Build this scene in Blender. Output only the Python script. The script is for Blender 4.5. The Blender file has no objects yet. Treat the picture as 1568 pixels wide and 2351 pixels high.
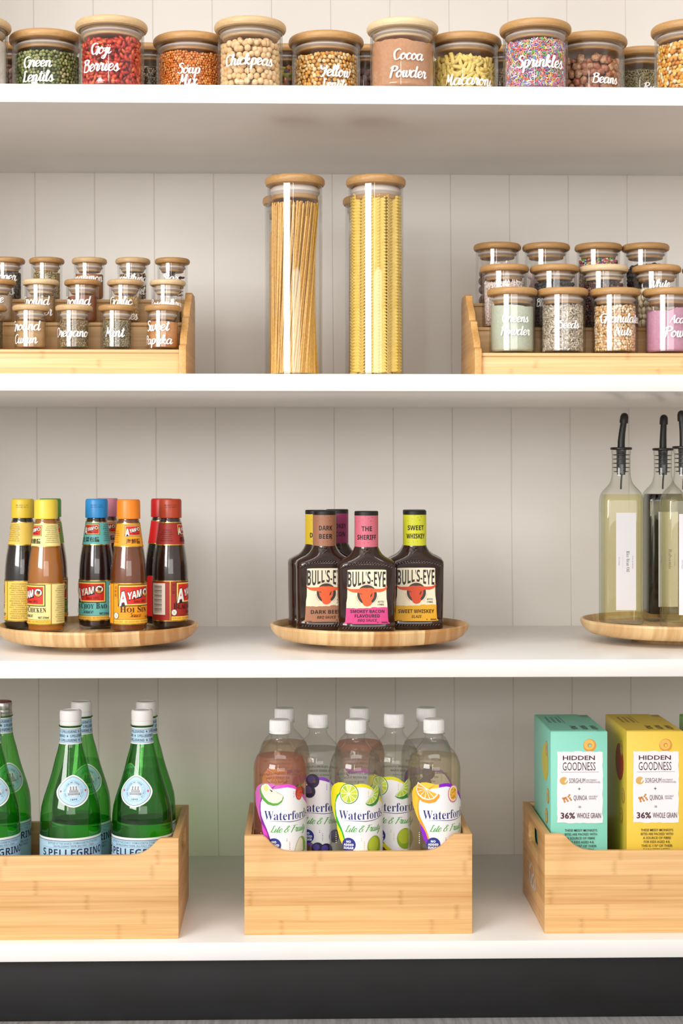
import bpy, bmesh, math, random
from math import sin, cos, pi, asin, sqrt
from mathutils import Vector, Matrix
from mathutils.geometry import tessellate_polygon
import numpy as np

# ------------------------------------------------------------------ camera, light, exposure
SC = bpy.context.scene
COL = SC.collection
F = 3780.0            # focal length in pixels of the 1568 x 2351 frame
YAW = math.radians(1.4)
EYE = 0.76
cd = bpy.data.cameras.new('camera')
cam = bpy.data.objects.new('camera', cd)
COL.objects.link(cam)
cam.location = (0, 0, EYE)
cam.rotation_euler = (pi / 2, 0, -YAW)
cd.sensor_fit = 'VERTICAL'
cd.sensor_height = 36.0
cd.sensor_width = 36.0
cd.lens = 36.0 * F / 2351.0
cd.shift_y = -75.5 / 2351.0
cd.clip_start = 0.05
cd.clip_end = 50
cd.dof.use_dof = True
cd.dof.focus_distance = 2.36
cd.dof.aperture_fstop = 7.0
SC.camera = cam
SC.view_settings.view_transform = 'Standard'
SC.view_settings.look = 'None'
SC.view_settings.gamma = 1
SC.view_settings.exposure = 0.25
SC.view_settings.use_curve_mapping = False
SC.cycles.transparent_max_bounces = 40
SC.cycles.max_bounces = 10
SC.cycles.diffuse_bounces = 5
SC.cycles.glossy_bounces = 4
SC.cycles.transmission_bounces = 6
SC.cycles.caustics_reflective = False
SC.cycles.caustics_refractive = False
SC.cycles.sample_clamp_indirect = 6
SC.cycles.use_denoising = True

W = bpy.data.worlds.new('world')
SC.world = W
W.use_nodes = True
bg = W.node_tree.nodes['Background']
bg.inputs[0].default_value = (1.0, 0.95, 0.88, 1)
bg.inputs[1].default_value = 0.58

def area(name, loc, rot, sx, sy, power, col):
    l = bpy.data.lights.new(name, 'AREA')
    l.shape = 'RECTANGLE'; l.size = sx; l.size_y = sy
    l.energy = power; l.color = col
    o = bpy.data.objects.new(name, l); COL.objects.link(o)
    o.location = loc; o.rotation_euler = rot
    return o
# tall window behind the photographer, to the left; a window strip beside it; ceiling light above the front
area('window_light', (-2.4, -1.07, 1.66), (pi / 2, 0, -math.radians(35)), 2.1, 1.22, 88, (1.0, 0.985, 0.97))
area('window_light_narrow', (-0.55, -1.9, 1.73), (pi / 2, 0, -math.radians(8)), 0.12, 1.36, 6, (1.0, 0.985, 0.97))
area('front_fill_light', (0.5, -2.8, 1.22), (pi / 2, 0, math.radians(8)), 3.2, 1.0, 28, (1.0, 0.975, 0.945))  # added frontal fill, brightens the wall deep inside the shelves
area('ceiling_light', (0.1, 1.0, 2.62), (math.radians(20), 0, 0), 2.2, 0.9, 24, (1.0, 0.97, 0.93))

# ------------------------------------------------------------------ pixel rays to points at a chosen depth
def PX(px, Y):
    r = (px - 784) / F
    return Y * (r * cos(YAW) + sin(YAW)) / (cos(YAW) - r * sin(YAW))
def PZ(py, Y, px=784):
    r = (px - 784) / F
    return EYE + Y / (cos(YAW) - r * sin(YAW)) * (1100 - py) / F

# ------------------------------------------------------------------ materials
def lin(c):
    if isinstance(c, str):
        c = tuple(int(c[i:i + 2], 16) / 255 for i in (0, 2, 4))
    return tuple((x / 12.92 if x <= .04045 else ((x + .055) / 1.055) ** 2.4) for x in c) + (1,)
MATS = {}
def new_mat(name):
    m = bpy.data.materials.new(name); m.use_nodes = True
    return m, m.node_tree, m.node_tree.nodes['Principled BSDF']
def mat(c, rough=0.5, metal=0, coat=0, spec=0.5):
    k = (c, rough, metal, coat, spec)
    if k not in MATS:
        m, t, b = new_mat('plain_' + str(c))
        b.inputs['Base Color'].default_value = lin(c)
        b.inputs['Roughness'].default_value = rough
        b.inputs['Metallic'].default_value = metal
        b.inputs['Coat Weight'].default_value = coat
        b.inputs['Coat Roughness'].default_value = 0.05
        b.inputs['Specular IOR Level'].default_value = spec
        MATS[k] = m
    return MATS[k]
def N(t, kind, **kw):
    n = t.nodes.new(kind)
    for k, v in kw.items():
        if k.startswith('i_'): n.inputs[k[2:].replace('_', ' ')].default_value = v
        else: setattr(n, k, v)
    return n
def noise_mat(name, c1, c2, scale, stretch=(1, 1, 1), rough=0.5, bump=0.0, coat=0, detail=4, lo=.35, hi=.65):
    if name in MATS: return MATS[name]
    m, t, b = new_mat(name)
    tc = N(t, 'ShaderNodeTexCoord'); mp = N(t, 'ShaderNodeMapping'); mp.inputs['Scale'].default_value = stretch
    nz = N(t, 'ShaderNodeTexNoise'); nz.inputs['Scale'].default_value = scale; nz.inputs['Detail'].default_value = detail
    cr = N(t, 'ShaderNodeValToRGB')
    cr.color_ramp.elements[0].position = lo; cr.color_ramp.elements[0].color = lin(c1)
    cr.color_ramp.elements[1].position = hi; cr.color_ramp.elements[1].color = lin(c2)
    L = t.links.new
    L(tc.outputs['Object'], mp.inputs[0]); L(mp.outputs[0], nz.inputs['Vector']); L(nz.outputs[0], cr.inputs[0])
    L(cr.outputs[0], b.inputs['Base Color'])
    b.inputs['Roughness'].default_value = rough; b.inputs['Coat Weight'].default_value = coat
    if bump:
        bp = N(t, 'ShaderNodeBump'); bp.inputs['Strength'].default_value = bump; bp.inputs['Distance'].default_value = .001
        L(nz.outputs[0], bp.inputs['Height']); L(bp.outputs[0], b.inputs['Normal'])
    MATS[name] = m
    return m
def bamboo(name, light, dark, axis='X', strip=0.021, knots=True, rough=.42, strength=1.0):
    """laminated bamboo: strips stacked across the grain, fine fibres along it, darker nodes on some strips"""
    if name in MATS: return MATS[name]
    m, t, b = new_mat(name); L = t.links.new
    tc = N(t, 'ShaderNodeTexCoord'); sx = N(t, 'ShaderNodeSeparateXYZ'); L(tc.outputs['Object'], sx.inputs[0])
    al = sx.outputs[axis]                      # along the grain
    if axis == 'Z':
        u = N(t, 'ShaderNodeMath', operation='ADD'); L(sx.outputs['X'], u.inputs[0]); L(sx.outputs['Y'], u.inputs[1]); ac = u.outputs[0]
        other = sx.outputs['Y']
    else:
        ac = sx.outputs['Z']; other = sx.outputs['Y' if axis == 'X' else 'X']
    dv = N(t, 'ShaderNodeMath', operation='DIVIDE'); L(ac, dv.inputs[0]); dv.inputs[1].default_value = strip
    fl = N(t, 'ShaderNodeMath', operation='FLOOR'); L(dv.outputs[0], fl.inputs[0])
    wn = N(t, 'ShaderNodeTexWhiteNoise', noise_dimensions='1D'); L(fl.outputs[0], wn.inputs['W'])
    # fibres
    cb = N(t, 'ShaderNodeCombineXYZ')
    a1 = N(t, 'ShaderNodeMath', operation='MULTIPLY'); L(al, a1.inputs[0]); a1.inputs[1].default_value = 5
    a2 = N(t, 'ShaderNodeMath', operation='MULTIPLY'); L(ac, a2.inputs[0]); a2.inputs[1].default_value = 330
    a3 = N(t, 'ShaderNodeMath', operation='MULTIPLY'); L(other, a3.inputs[0]); a3.inputs[1].default_value = 330
    L(a1.outputs[0], cb.inputs[0]); L(a2.outputs[0], cb.inputs[1]); L(a3.outputs[0], cb.inputs[2])
    nz = N(t, 'ShaderNodeTexNoise'); nz.inputs['Scale'].default_value = 1; nz.inputs['Detail'].default_value = 3
    L(cb.outputs[0], nz.inputs['Vector'])
    # broad soft streaks
    cb2 = N(t, 'ShaderNodeCombineXYZ')
    b1 = N(t, 'ShaderNodeMath', operation='MULTIPLY'); L(al, b1.inputs[0]); b1.inputs[1].default_value = 4
    b2 = N(t, 'ShaderNodeMath', operation='MULTIPLY'); L(ac, b2.inputs[0]); b2.inputs[1].default_value = 60
    L(b1.outputs[0], cb2.inputs[0]); L(b2.outputs[0], cb2.inputs[1])
    nz2 = N(t, 'ShaderNodeTexNoise'); nz2.inputs['Scale'].default_value = 1; L(cb2.outputs[0], nz2.inputs['Vector'])
    mx = N(t, 'ShaderNodeMath', operation='MULTIPLY_ADD'); L(nz.outputs[0], mx.inputs[0]); mx.inputs[1].default_value = .55
    m2 = N(t, 'ShaderNodeMath', operation='MULTIPLY'); L(wn.outputs[0], m2.inputs[0]); m2.inputs[1].default_value = .15 * strength
    L(m2.outputs[0], mx.inputs[2])
    m3 = N(t, 'ShaderNodeMath', operation='MULTIPLY_ADD'); L(nz2.outputs[0], m3.inputs[0]); m3.inputs[1].default_value = .35; L(mx.outputs[0], m3.inputs[2])
    cr = N(t, 'ShaderNodeValToRGB')
    cr.color_ramp.elements[0].position = .38; cr.color_ramp.elements[0].color = lin(light)
    cr.color_ramp.elements[1].position = .88; cr.color_ramp.elements[1].color = lin(dark)
    L(m3.outputs[0], cr.inputs[0])
    out = cr.outputs[0]
    if knots:
        # one node place per strip and 0.14 m cell
        of = N(t, 'ShaderNodeMath', operation='MULTIPLY_ADD'); L(wn.outputs[0], of.inputs[0]); of.inputs[1].default_value = 7.3
        d2 = N(t, 'ShaderNodeMath', operation='DIVIDE'); L(al, d2.inputs[0]); d2.inputs[1].default_value = .21
        L(d2.outputs[0], of.inputs[2])
        fr = N(t, 'ShaderNodeMath', operation='FRACT'); L(of.outputs[0], fr.inputs[0])
        nw = N(t, 'ShaderNodeMath', operation='MULTIPLY_ADD'); L(nz.outputs[0], nw.inputs[0]); nw.inputs[1].default_value = .035; nw.inputs[2].default_value = -.0175
        ad = N(t, 'ShaderNodeMath', operation='ADD'); L(fr.outputs[0], ad.inputs[0]); L(nw.outputs[0], ad.inputs[1])
        sb = N(t, 'ShaderNodeMath', operation='SUBTRACT'); L(ad.outputs[0], sb.inputs[0]); sb.inputs[1].default_value = .5
        ab = N(t, 'ShaderNodeMath', operation='ABSOLUTE'); L(sb.outputs[0], ab.inputs[0])
        mr = N(t, 'ShaderNodeMapRange'); L(ab.outputs[0], mr.inputs[0])
        mr.inputs[1].default_value = .0; mr.inputs[2].default_value = .026; mr.inputs[3].default_value = .55; mr.inputs[4].default_value = 0
        mm = N(t, 'ShaderNodeMath', operation='MULTIPLY'); L(mr.outputs[0], mm.inputs[0]); L(nz.outputs[0], mm.inputs[1])
        mixn = N(t, 'ShaderNodeMix', data_type='RGBA'); L(mm.outputs[0], mixn.inputs[0]); L(out, mixn.inputs[6])
        mixn.inputs[7].default_value = lin('9a6428'); out = mixn.outputs[2]
    L(out, b.inputs['Base Color'])
    b.inputs['Roughness'].default_value = rough
    bp = N(t, 'ShaderNodeBump'); bp.inputs['Strength'].default_value = .12; bp.inputs['Distance'].default_value = .0006
    L(nz.outputs[0], bp.inputs['Height']); L(bp.outputs[0], b.inputs['Normal'])
    MATS[name] = m
    return m
def clear(name, tint, edge=None, ior=1.45, rough=0.0, power=3.0, cloud=0.0, body=None):
    """clear thin wall: light passes straight through, reflections by Fresnel, longer path near the rim tints more"""
    if name in MATS: return MATS[name]
    m = bpy.data.materials.new(name); m.use_nodes = True; t = m.node_tree; t.nodes.clear(); L = t.links.new
    o = N(t, 'ShaderNodeOutputMaterial'); mx = N(t, 'ShaderNodeMixShader')
    tr = N(t, 'ShaderNodeBsdfTransparent'); gl = N(t, 'ShaderNodeBsdfGlossy'); gl.inputs['Roughness'].default_value = rough
    gl.inputs['Color'].default_value = (1, 1, 1, 1)
    fr = N(t, 'ShaderNodeFresnel'); fr.inputs['IOR'].default_value = ior
    geo = N(t, 'ShaderNodeNewGeometry')
    # the same reflectance from either side of the wall
    vt = N(t, 'ShaderNodeVectorMath', operation='DOT_PRODUCT'); L(geo.outputs['Incoming'], vt.inputs[0]); L(geo.outputs['Normal'], vt.inputs[1])
    ab = N(t, 'ShaderNodeMath', operation='ABSOLUTE'); L(vt.outputs['Value'], ab.inputs[0])
    om = N(t, 'ShaderNodeMath', operation='SUBTRACT'); om.inputs[0].default_value = 1; L(ab.outputs[0], om.inputs[1])
    pw = N(t, 'ShaderNodeMath', operation='POWER'); L(om.outputs[0], pw.inputs[0]); pw.inputs[1].default_value = 5
    fm = N(t, 'ShaderNodeMath', operation='MULTIPLY_ADD'); L(pw.outputs[0], fm.inputs[0]); fm.inputs[1].default_value = .55; fm.inputs[2].default_value = ((ior - 1) / (ior + 1)) ** 2 * 1.25
    L(fm.outputs[0], mx.inputs[0])
    pe = N(t, 'ShaderNodeMath', operation='POWER'); L(om.outputs[0], pe.inputs[0]); pe.inputs[1].default_value = power
    cm = N(t, 'ShaderNodeMix', data_type='RGBA'); L(pe.outputs[0], cm.inputs[0])
    cm.inputs[6].default_value = tint + (1,); cm.inputs[7].default_value = (edge or tuple(x * .55 for x in tint)) + (1,)
    L(cm.outputs[2], tr.inputs[0]); src = tr.outputs[0]
    if cloud:
        df = N(t, 'ShaderNodeBsdfDiffuse'); tl = N(t, 'ShaderNodeBsdfTranslucent'); m1 = N(t, 'ShaderNodeMixShader'); m2 = N(t, 'ShaderNodeMixShader')
        for q_ in (df, tl): q_.inputs['Color'].default_value = lin(body)
        m1.inputs[0].default_value = .5; L(df.outputs[0], m1.inputs[1]); L(tl.outputs[0], m1.inputs[2])
        m2.inputs[0].default_value = cloud; L(tr.outputs[0], m2.inputs[1]); L(m1.outputs[0], m2.inputs[2]); src = m2.outputs[0]
    L(src, mx.inputs[1]); L(gl.outputs[0], mx.inputs[2]); L(mx.outputs[0], o.inputs[0])
    MATS[name] = m
    return m
def coloured_pieces(rough=.55, name='pieces', sss=0):
    if name in MATS: return MATS[name]
    m, t, b = new_mat(name)
    at = N(t, 'ShaderNodeAttribute', attribute_name='Col'); t.links.new(at.outputs['Color'], b.inputs['Base Color'])
    b.inputs['Roughness'].default_value = rough
    MATS[name] = m
    return m

# ------------------------------------------------------------------ objects and meshes
def link(name, data, parent=None, loc=(0, 0, 0), rz=0, mats=None, **props):
    o = bpy.data.objects.new(name, data); COL.objects.link(o)
    o.location = loc; o.rotation_euler = (0, 0, rz)
    if parent: o.parent = parent
    if mats is not None:
        if not isinstance(mats, (list, tuple)): mats = [mats]
        if len(data.materials) == 0:
            for m in mats: data.materials.append(m)
    for k, v in props.items(): o[k] = v
    return o
def thing(name, label, cat, loc=(0, 0, 0), rz=0, group=None):
    o = link(name, None, None, loc, rz)
    o['label'] = label; o['category'] = cat
    if group: o['group'] = group
    return o
CACHE = {}
def cached(key, fn):
    if key not in CACHE: CACHE[key] = fn()
    return CACHE[key]
def finish(me, angle=35, smooth=True):
    if smooth:
        for p in me.polygons: p.use_smooth = True
        me.set_sharp_from_angle(angle=math.radians(angle))
    return me
def mesh_of(verts, faces, name='m', angle=35, smooth=True):
    me = bpy.data.meshes.new(name); me.from_pydata(verts, [], faces); me.update()
    return finish(me, angle, smooth)
def lathe(prof, n=56, angle=35, name='m'):
    v, f = [], []
    rings = []
    full = [prof[0]]
    for (r0, z0), (r1, z1) in zip(prof, prof[1:]):      # keep long straight walls straight in their shading
        if abs(r0 - r1) < 1e-5 and abs(z0 - z1) > .012:
            e = .0015 if z1 > z0 else -.0015
            full += [(r0, z0 + e), (r0, z1 - e)]
        full.append((r1, z1))
    prof = full
    for r, z in prof:
        if r < 1e-6: rings.append([len(v)]); v.append((0, 0, z))
        else:
            rings.append(list(range(len(v), len(v) + n)))
            v += [(r * sin(2 * pi * i / n), -r * cos(2 * pi * i / n), z) for i in range(n)]
    for a, b in zip(rings, rings[1:]):
        for i in range(n):
            j = (i + 1) % n
            if len(a) == 1 and len(b) == 1: continue
            if len(a) == 1: f.append((a[0], b[j], b[i]))
            elif len(b) == 1: f.append((a[i], a[j], b[0]))
            else: f.append((a[i], a[j], b[j], b[i]))
    me = mesh_of(v, f, name, angle)
    bm = bmesh.new(); bm.from_mesh(me); bmesh.ops.recalc_face_normals(bm, faces=bm.faces); bm.to_mesh(me); bm.free()
    return me
def loft(secs, n=64, angle=35, name='m'):
    """secs: (z, half width, half depth, superellipse power)"""
    v, f = [], []
    for z, a, b, p in secs:
        for i in range(n):
            th = 2 * pi * i / n; c, s = cos(th), sin(th)
            v.append((a * math.copysign(abs(s) ** (2 / p), s), -b * math.copysign(abs(c) ** (2 / p), c), z))
    for k in range(len(secs) - 1):
        for i in range(n):
            j = (i + 1) % n
            f.append((k * n + i, k * n + j, (k + 1) * n + j, (k + 1) * n + i))
    f.append(tuple(range(n))[::-1]); f.append(tuple((len(secs) - 1) * n + i for i in range(n)))
    me = mesh_of(v, f, name, angle)
    return me
def box(x0, x1, y0, y1, z0, z1, bevel=.0008, seg=2, shear=None):
    bm = bmesh.new()
    bmesh.ops.create_cube(bm, size=1)
    for q in bm.verts:
        q.co = Vector(((x0 + x1) / 2 + q.co.x * (x1 - x0), (y0 + y1) / 2 + q.co.y * (y1 - y0), (z0 + z1) / 2 + q.co.z * (z1 - z0)))
    if bevel: bmesh.ops.bevel(bm, geom=list(bm.edges), offset=bevel, segments=seg, profile=.5, affect='EDGES')
    if shear:
        for q in bm.verts: q.co.x -= shear[0] * (q.co.z - shear[1])
    me = bpy.data.meshes.new('b'); bm.to_mesh(me); bm.free()
    return finish(me, 30)
def slab(outlines, thick, plane='XZ', bevel=.0006):
    """flat board cut from closed outlines (the first outer, the rest holes), centred on its plane"""
    c = bpy.data.curves.new('s', 'CURVE'); c.dimensions = '2D'; c.fill_mode = 'BOTH'
    c.extrude = thick / 2 - bevel; c.bevel_depth = bevel; c.bevel_resolution = 1; c.offset = -bevel
    for pts in outlines:
        s = c.splines.new('POLY'); s.points.add(len(pts) - 1)
        for q, (x, y) in zip(s.points, pts): q.co = (x, y, 0, 1)
        s.use_cyclic_u = True
    o = bpy.data.objects.new('s', c); me = bpy.data.meshes.new_from_object(o)
    bpy.data.objects.remove(o); bpy.data.curves.remove(c)
    for q in me.vertices:
        x, y, z = q.co
        q.co = (x, z, y) if plane == 'XZ' else (z, x, y)
    bm = bmesh.new(); bm.from_mesh(me); bmesh.ops.remove_doubles(bm, verts=bm.verts, dist=1e-5)
    bmesh.ops.recalc_face_normals(bm, faces=bm.faces); bm.to_mesh(me); bm.free()
    me.materials.clear()
    return finish(me, 25)
def join_tubes(paths, r, sides=8, name='m'):
    v, f = [], []
    for pts, rr in paths:
        base = len(v)
        P_ = [Vector(p) for p in pts]
        for k, p in enumerate(P_):
            d = (P_[min(k + 1, len(P_) - 1)] - P_[max(k - 1, 0)]).normalized()
            a = d.orthogonal().normalized() if abs(d.z) < .95 else Vector((1, 0, 0)); a = (a - d * a.dot(d)).normalized()
            b = d.cross(a)
            q = rr[k] if isinstance(rr, (list, tuple)) else rr
            for i in range(sides):
                t = 2 * pi * i / sides; v.append(tuple(p + (a * cos(t) + b * sin(t)) * q))
        for k in range(len(P_) - 1):
            for i in range(sides):
                j = (i + 1) % sides
                f.append((base + k * sides + i, base + k * sides + j, base + (k + 1) * sides + j, base + (k + 1) * sides + i))
        f.append(tuple(base + i for i in range(sides))[::-1]); f.append(tuple(base + (len(P_) - 1) * sides + i for i in range(sides)))
    return mesh_of(v, f, name, 50)

# ------------------------------------------------------------------ flat print: shapes and lettering laid on a surface
PEN = {
 'a': ([[(.78,.8),(.5,1),(.15,.75),(.05,.3),(.25,0),(.55,.2),(.8,.98)],[(.8,.98),(.7,.25),(.85,0),(1.1,.35)]],1.0),
 'b': ([[(0,.3),(.3,1.2),(.38,1.85),(.25,2.1),(.12,1.7),(.1,.3),(.3,0),(.6,.15),(.7,.6),(.5,.95),(.2,.7)]],.82),
 'c': ([[(.65,.8),(.45,1),(.12,.7),(.08,.25),(.35,0),(.78,.35)]],.7),
 'd': ([[(.78,.8),(.5,1),(.15,.75),(.05,.3),(.25,0),(.55,.2),(.8,1.2),(.86,2.1)],[(.86,2.1),(.72,.3),(.88,0),(1.12,.35)]],1.02),
 'e': ([[(0,.3),(.4,.5),(.6,.8),(.4,1),(.12,.7),(.1,.25),(.35,0),(.78,.35)]],.7),
 'f': ([[(0,.3),(.4,1.2),(.5,1.9),(.35,2.1),(.22,1.6),(.15,0),(.1,-.7),(.25,-.95),(.4,-.5),(.3,.1),(.6,.35)]],.55),
 'g': ([[(.78,.8),(.5,1),(.15,.75),(.05,.3),(.25,0),(.55,.2),(.8,.98)],[(.8,.98),(.7,-.4),(.45,-.95),(.2,-.75),(.5,-.2),(1.1,.35)]],1.0),
 'h': ([[(0,.3),(.3,1.3),(.38,1.85),(.25,2.1),(.14,1.6),(.08,0)],[(.08,0),(.15,.6),(.4,1),(.58,.8),(.55,.2),(.7,0),(.95,.35)]],.86),
 'i': ([[(0,.3),(.2,.95),(.12,.2),(.28,0),(.5,.35)],[(.27,1.4),(.29,1.52)]],.42),
 'j': ([[(0,.3),(.3,.95),(.22,-.3),(0,-.95),(-.25,-.75),(.1,-.2),(.5,.35)],[(.37,1.4),(.39,1.52)]],.42),
 'k': ([[(0,.3),(.3,1.3),(.38,1.85),(.25,2.1),(.14,1.6),(.08,0)],[(.1,.4),(.45,.95),(.5,.7),(.15,.5),(.45,.1),(.6,0),(.85,.35)]],.78),
 'l': ([[(0,.3),(.3,1.2),(.38,1.85),(.25,2.1),(.14,1.6),(.1,.2),(.28,0),(.5,.35)]],.42),
 'm': ([[(0,.5),(.15,.98),(.1,0)],[(.1,0),(.2,.6),(.38,1),(.5,.8),(.46,0)],[(.46,0),(.55,.6),(.75,1),(.88,.8),(.83,.2),(.98,0),(1.22,.35)]],1.12),
 'n': ([[(0,.5),(.15,.98),(.1,0)],[(.1,0),(.2,.6),(.42,1),(.56,.8),(.53,.2),(.68,0),(.92,.35)]],.82),
 'o': ([[(.45,1),(.12,.7),(.08,.25),(.3,0),(.58,.3),(.6,.75),(.4,1),(.55,.75),(.88,.85)]],.78),
 'p': ([[(0,.4),(.2,.98),(.15,0),(.08,-.95)],[(.12,.1),(.2,.7),(.45,1),(.68,.75),(.6,.2),(.35,0),(.15,.15)],[(.35,0),(.82,.3)]],.8),
 'r': ([[(0,.3),(.15,1.12),(.25,.85),(.45,.95),(.38,.3),(.5,0),(.75,.35)]],.64),
 's': ([[(0,.3),(.3,1.08),(.35,.7),(.5,.3),(.3,0),(.05,.15)],[(.3,0),(.75,.35)]],.6),
 't': ([[(0,.3),(.28,1.2),(.33,1.75),(.2,.3),(.35,0),(.6,.35)],[(.02,1.2),(.55,1.27)]],.5),
 'u': ([[(0,.4),(.15,.98),(.1,.25),(.28,0),(.5,.3),(.6,.98)],[(.6,.98),(.55,.2),(.7,0),(.92,.35)]],.85),
 'v': ([[(0,.5),(.15,.98),(.2,.15),(.35,0),(.6,.5),(.6,1),(.8,.85)]],.75),
 'w': ([[(0,.5),(.15,.98),(.1,.25),(.28,0),(.45,.3),(.52,.98)],[(.52,.98),(.48,.25),(.65,0),(.85,.4),(.85,1),(1.05,.85)]],1.0),
 'x': ([[(.05,.9),(.25,.9),(.45,.1),(.75,.3)],[(.6,.98),(.1,0)]],.7),
 'y': ([[(0,.4),(.15,.98),(.1,.35),(.28,.1),(.5,.35),(.62,.98)],[(.62,.98),(.55,-.3),(.3,-.95),(.08,-.7),(.4,-.2),(.92,.35)]],.85),
 'G': ([[(.95,1.7),(.65,2),(.2,1.6),(.08,.8),(.3,.05),(.7,.1),(.98,.9)],[(.6,1),(1.02,1.05),(1,.3),(.85,-.25)]],1.12),
 'B': ([[(.28,2),(.15,0)],[(.02,1.6),(.4,2.08),(.85,1.8),(.7,1.25),(.35,1.08),(.85,.9),(.95,.35),(.55,0),(.1,.15)]],1.05),
 'L': ([[(.55,1.7),(.5,2.05),(.28,1.8),(.3,1),(.22,.2),(.08,.05),(.3,.15),(.6,0),(.9,.3)]],.82),
 'S': ([[(.85,1.7),(.62,2.05),(.28,1.8),(.32,1.3),(.65,.9),(.75,.4),(.45,0),(.02,.25)]],.85),
 'M': ([[(.1,0),(.28,2)],[(.28,2),(.45,.5),(.8,2)],[(.8,2),(.8,.3),(.95,0),(1.15,.35)]],1.12),
 'C': ([[(.9,1.7),(.65,2.05),(.2,1.6),(.08,.8),(.3,.05),(.7,.1),(.98,.5)]],.93),
 'Y': ([[(.05,1.95),(.15,1.2),(.4,1),(.7,1.4),(.85,2)],[(.85,2),(.7,.6),(.4,-.1),(.1,0)]],.93),
 'P': ([[(.33,2),(.22,.8),(.12,-.1)],[(0,1.55),(.35,2.08),(.85,1.85),(.85,1.2),(.5,.95),(.25,1)]],.88),
 'O': ([[(.6,2.05),(.2,1.6),(.08,.8),(.3,.05),(.75,.2),(.98,1),(.85,1.8),(.5,2.05)]],1.1),
 'A': ([[(.05,0),(.4,1),(.75,2)],[(.75,2),(.75,.6),(.88,0),(1.1,.35)],[(.15,.7),(.85,.75)]],1.03),
 'N': ([[(.1,0),(.28,2)],[(.28,2),(.5,1),(.75,0)],[(.75,0),(.9,1),(1.05,2.05)]],1.05),
 'W': ([[(.1,2),(.2,.3),(.35,0),(.65,1.4)],[(.65,1.6),(.68,.3),(.85,0),(1.15,1),(1.22,2)]],1.25),
 'R': ([[(.33,2),(.22,.8),(.12,0)],[(0,1.55),(.35,2.08),(.85,1.85),(.85,1.25),(.5,1),(.25,1.05)],[(.45,1),(.78,.2),(.95,0),(1.12,.3)]],1.02),
 'E': ([[(.82,1.75),(.5,2.05),(.2,1.7),(.42,1.15),(.15,.9),(.08,.4),(.35,0),(.82,.35)]],.8),
 'F': ([[(.4,1.9),(.28,.8),(.12,-.1)],[(0,1.75),(.4,1.98),(1.05,2.05)],[(.08,1.02),(.72,1.1)]],.85),
 'D': ([[(.28,2),(.15,.1)],[(.05,1.8),(.6,2),(.98,1.2),(.6,.1),(.05,.05)]],1.05),
 'T': ([[(.5,1.9),(.4,.3),(.5,0),(.7,.25)],[(.05,1.8),(.95,2.05)]],.8),
 'K': ([[(.3,2),(.12,0)],[(1.0,2.05),(.6,1.4),(.2,.95),(.55,.6),(.8,.1),(1.05,.3)]],1.0),
 'H': ([[(.2,2),(.1,0)],[(.85,2),(.75,.3),(.9,0),(1.1,.35)],[(.05,1),(.9,1.08)]],1.05),
 '&': ([[(.95,0),(.3,1.3),(.35,1.8),(.6,1.9),(.65,1.5),(.15,.7),(.1,.2),(.4,0),(.7,.3),(.88,.8)]],1.05),
 ' ': ([], .5),
}
def smooth_path(p, k=5):
    if len(p) < 3: return p
    q = [p[0]] + list(p) + [p[-1]]; out = []
    for i in range(1, len(q) - 2):
        a, b, c, d = q[i - 1:i + 3]
        for s in range(k):
            t = s / k
            out.append(tuple(.5 * (2 * b[j] + (c[j] - a[j]) * t + (2 * a[j] - 5 * b[j] + 4 * c[j] - d[j]) * t * t + (3 * b[j] - a[j] - 3 * c[j] + d[j]) * t ** 3) for j in (0, 1)))
    out.append(p[-1]); return out
TEXTS = {}
def styled(s, style):
    base = {'serif': (0x1D41A, 0x1D400), 'ital': (0x1D482, 0x1D468), 'bold': (0x1D5EE, 0x1D5D4), 'script': (0x1D4EA, 0x1D4D0)}.get(style)
    if not base: return s
    dig = {'serif': 0x1D7CE, 'bold': 0x1D7EC}.get(style)
    return ''.join(chr(base[0] + ord(c) - 97) if 'a' <= c <= 'z' else chr(base[1] + ord(c) - 65) if 'A' <= c <= 'Z'
                   else chr(dig + ord(c) - 48) if dig and c.isdigit() else c for c in s)
def text_mesh(s, style, weight=0.0):
    k = (s, style, weight)
    if k not in TEXTS:
        c = bpy.data.curves.new('t', 'FONT'); c.body = styled(s, style); c.size = 1; c.resolution_u = 2; c.offset = weight
        o = bpy.data.objects.new('t', c); me = bpy.data.meshes.new_from_object(o)
        v = [(q.co.x, q.co.y) for q in me.vertices]; f = [tuple(p.vertices) for p in me.polygons]
        bpy.data.objects.remove(o); bpy.data.curves.remove(c); bpy.data.meshes.remove(me)
        TEXTS[k] = (v, f)
    return TEXTS[k]
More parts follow.
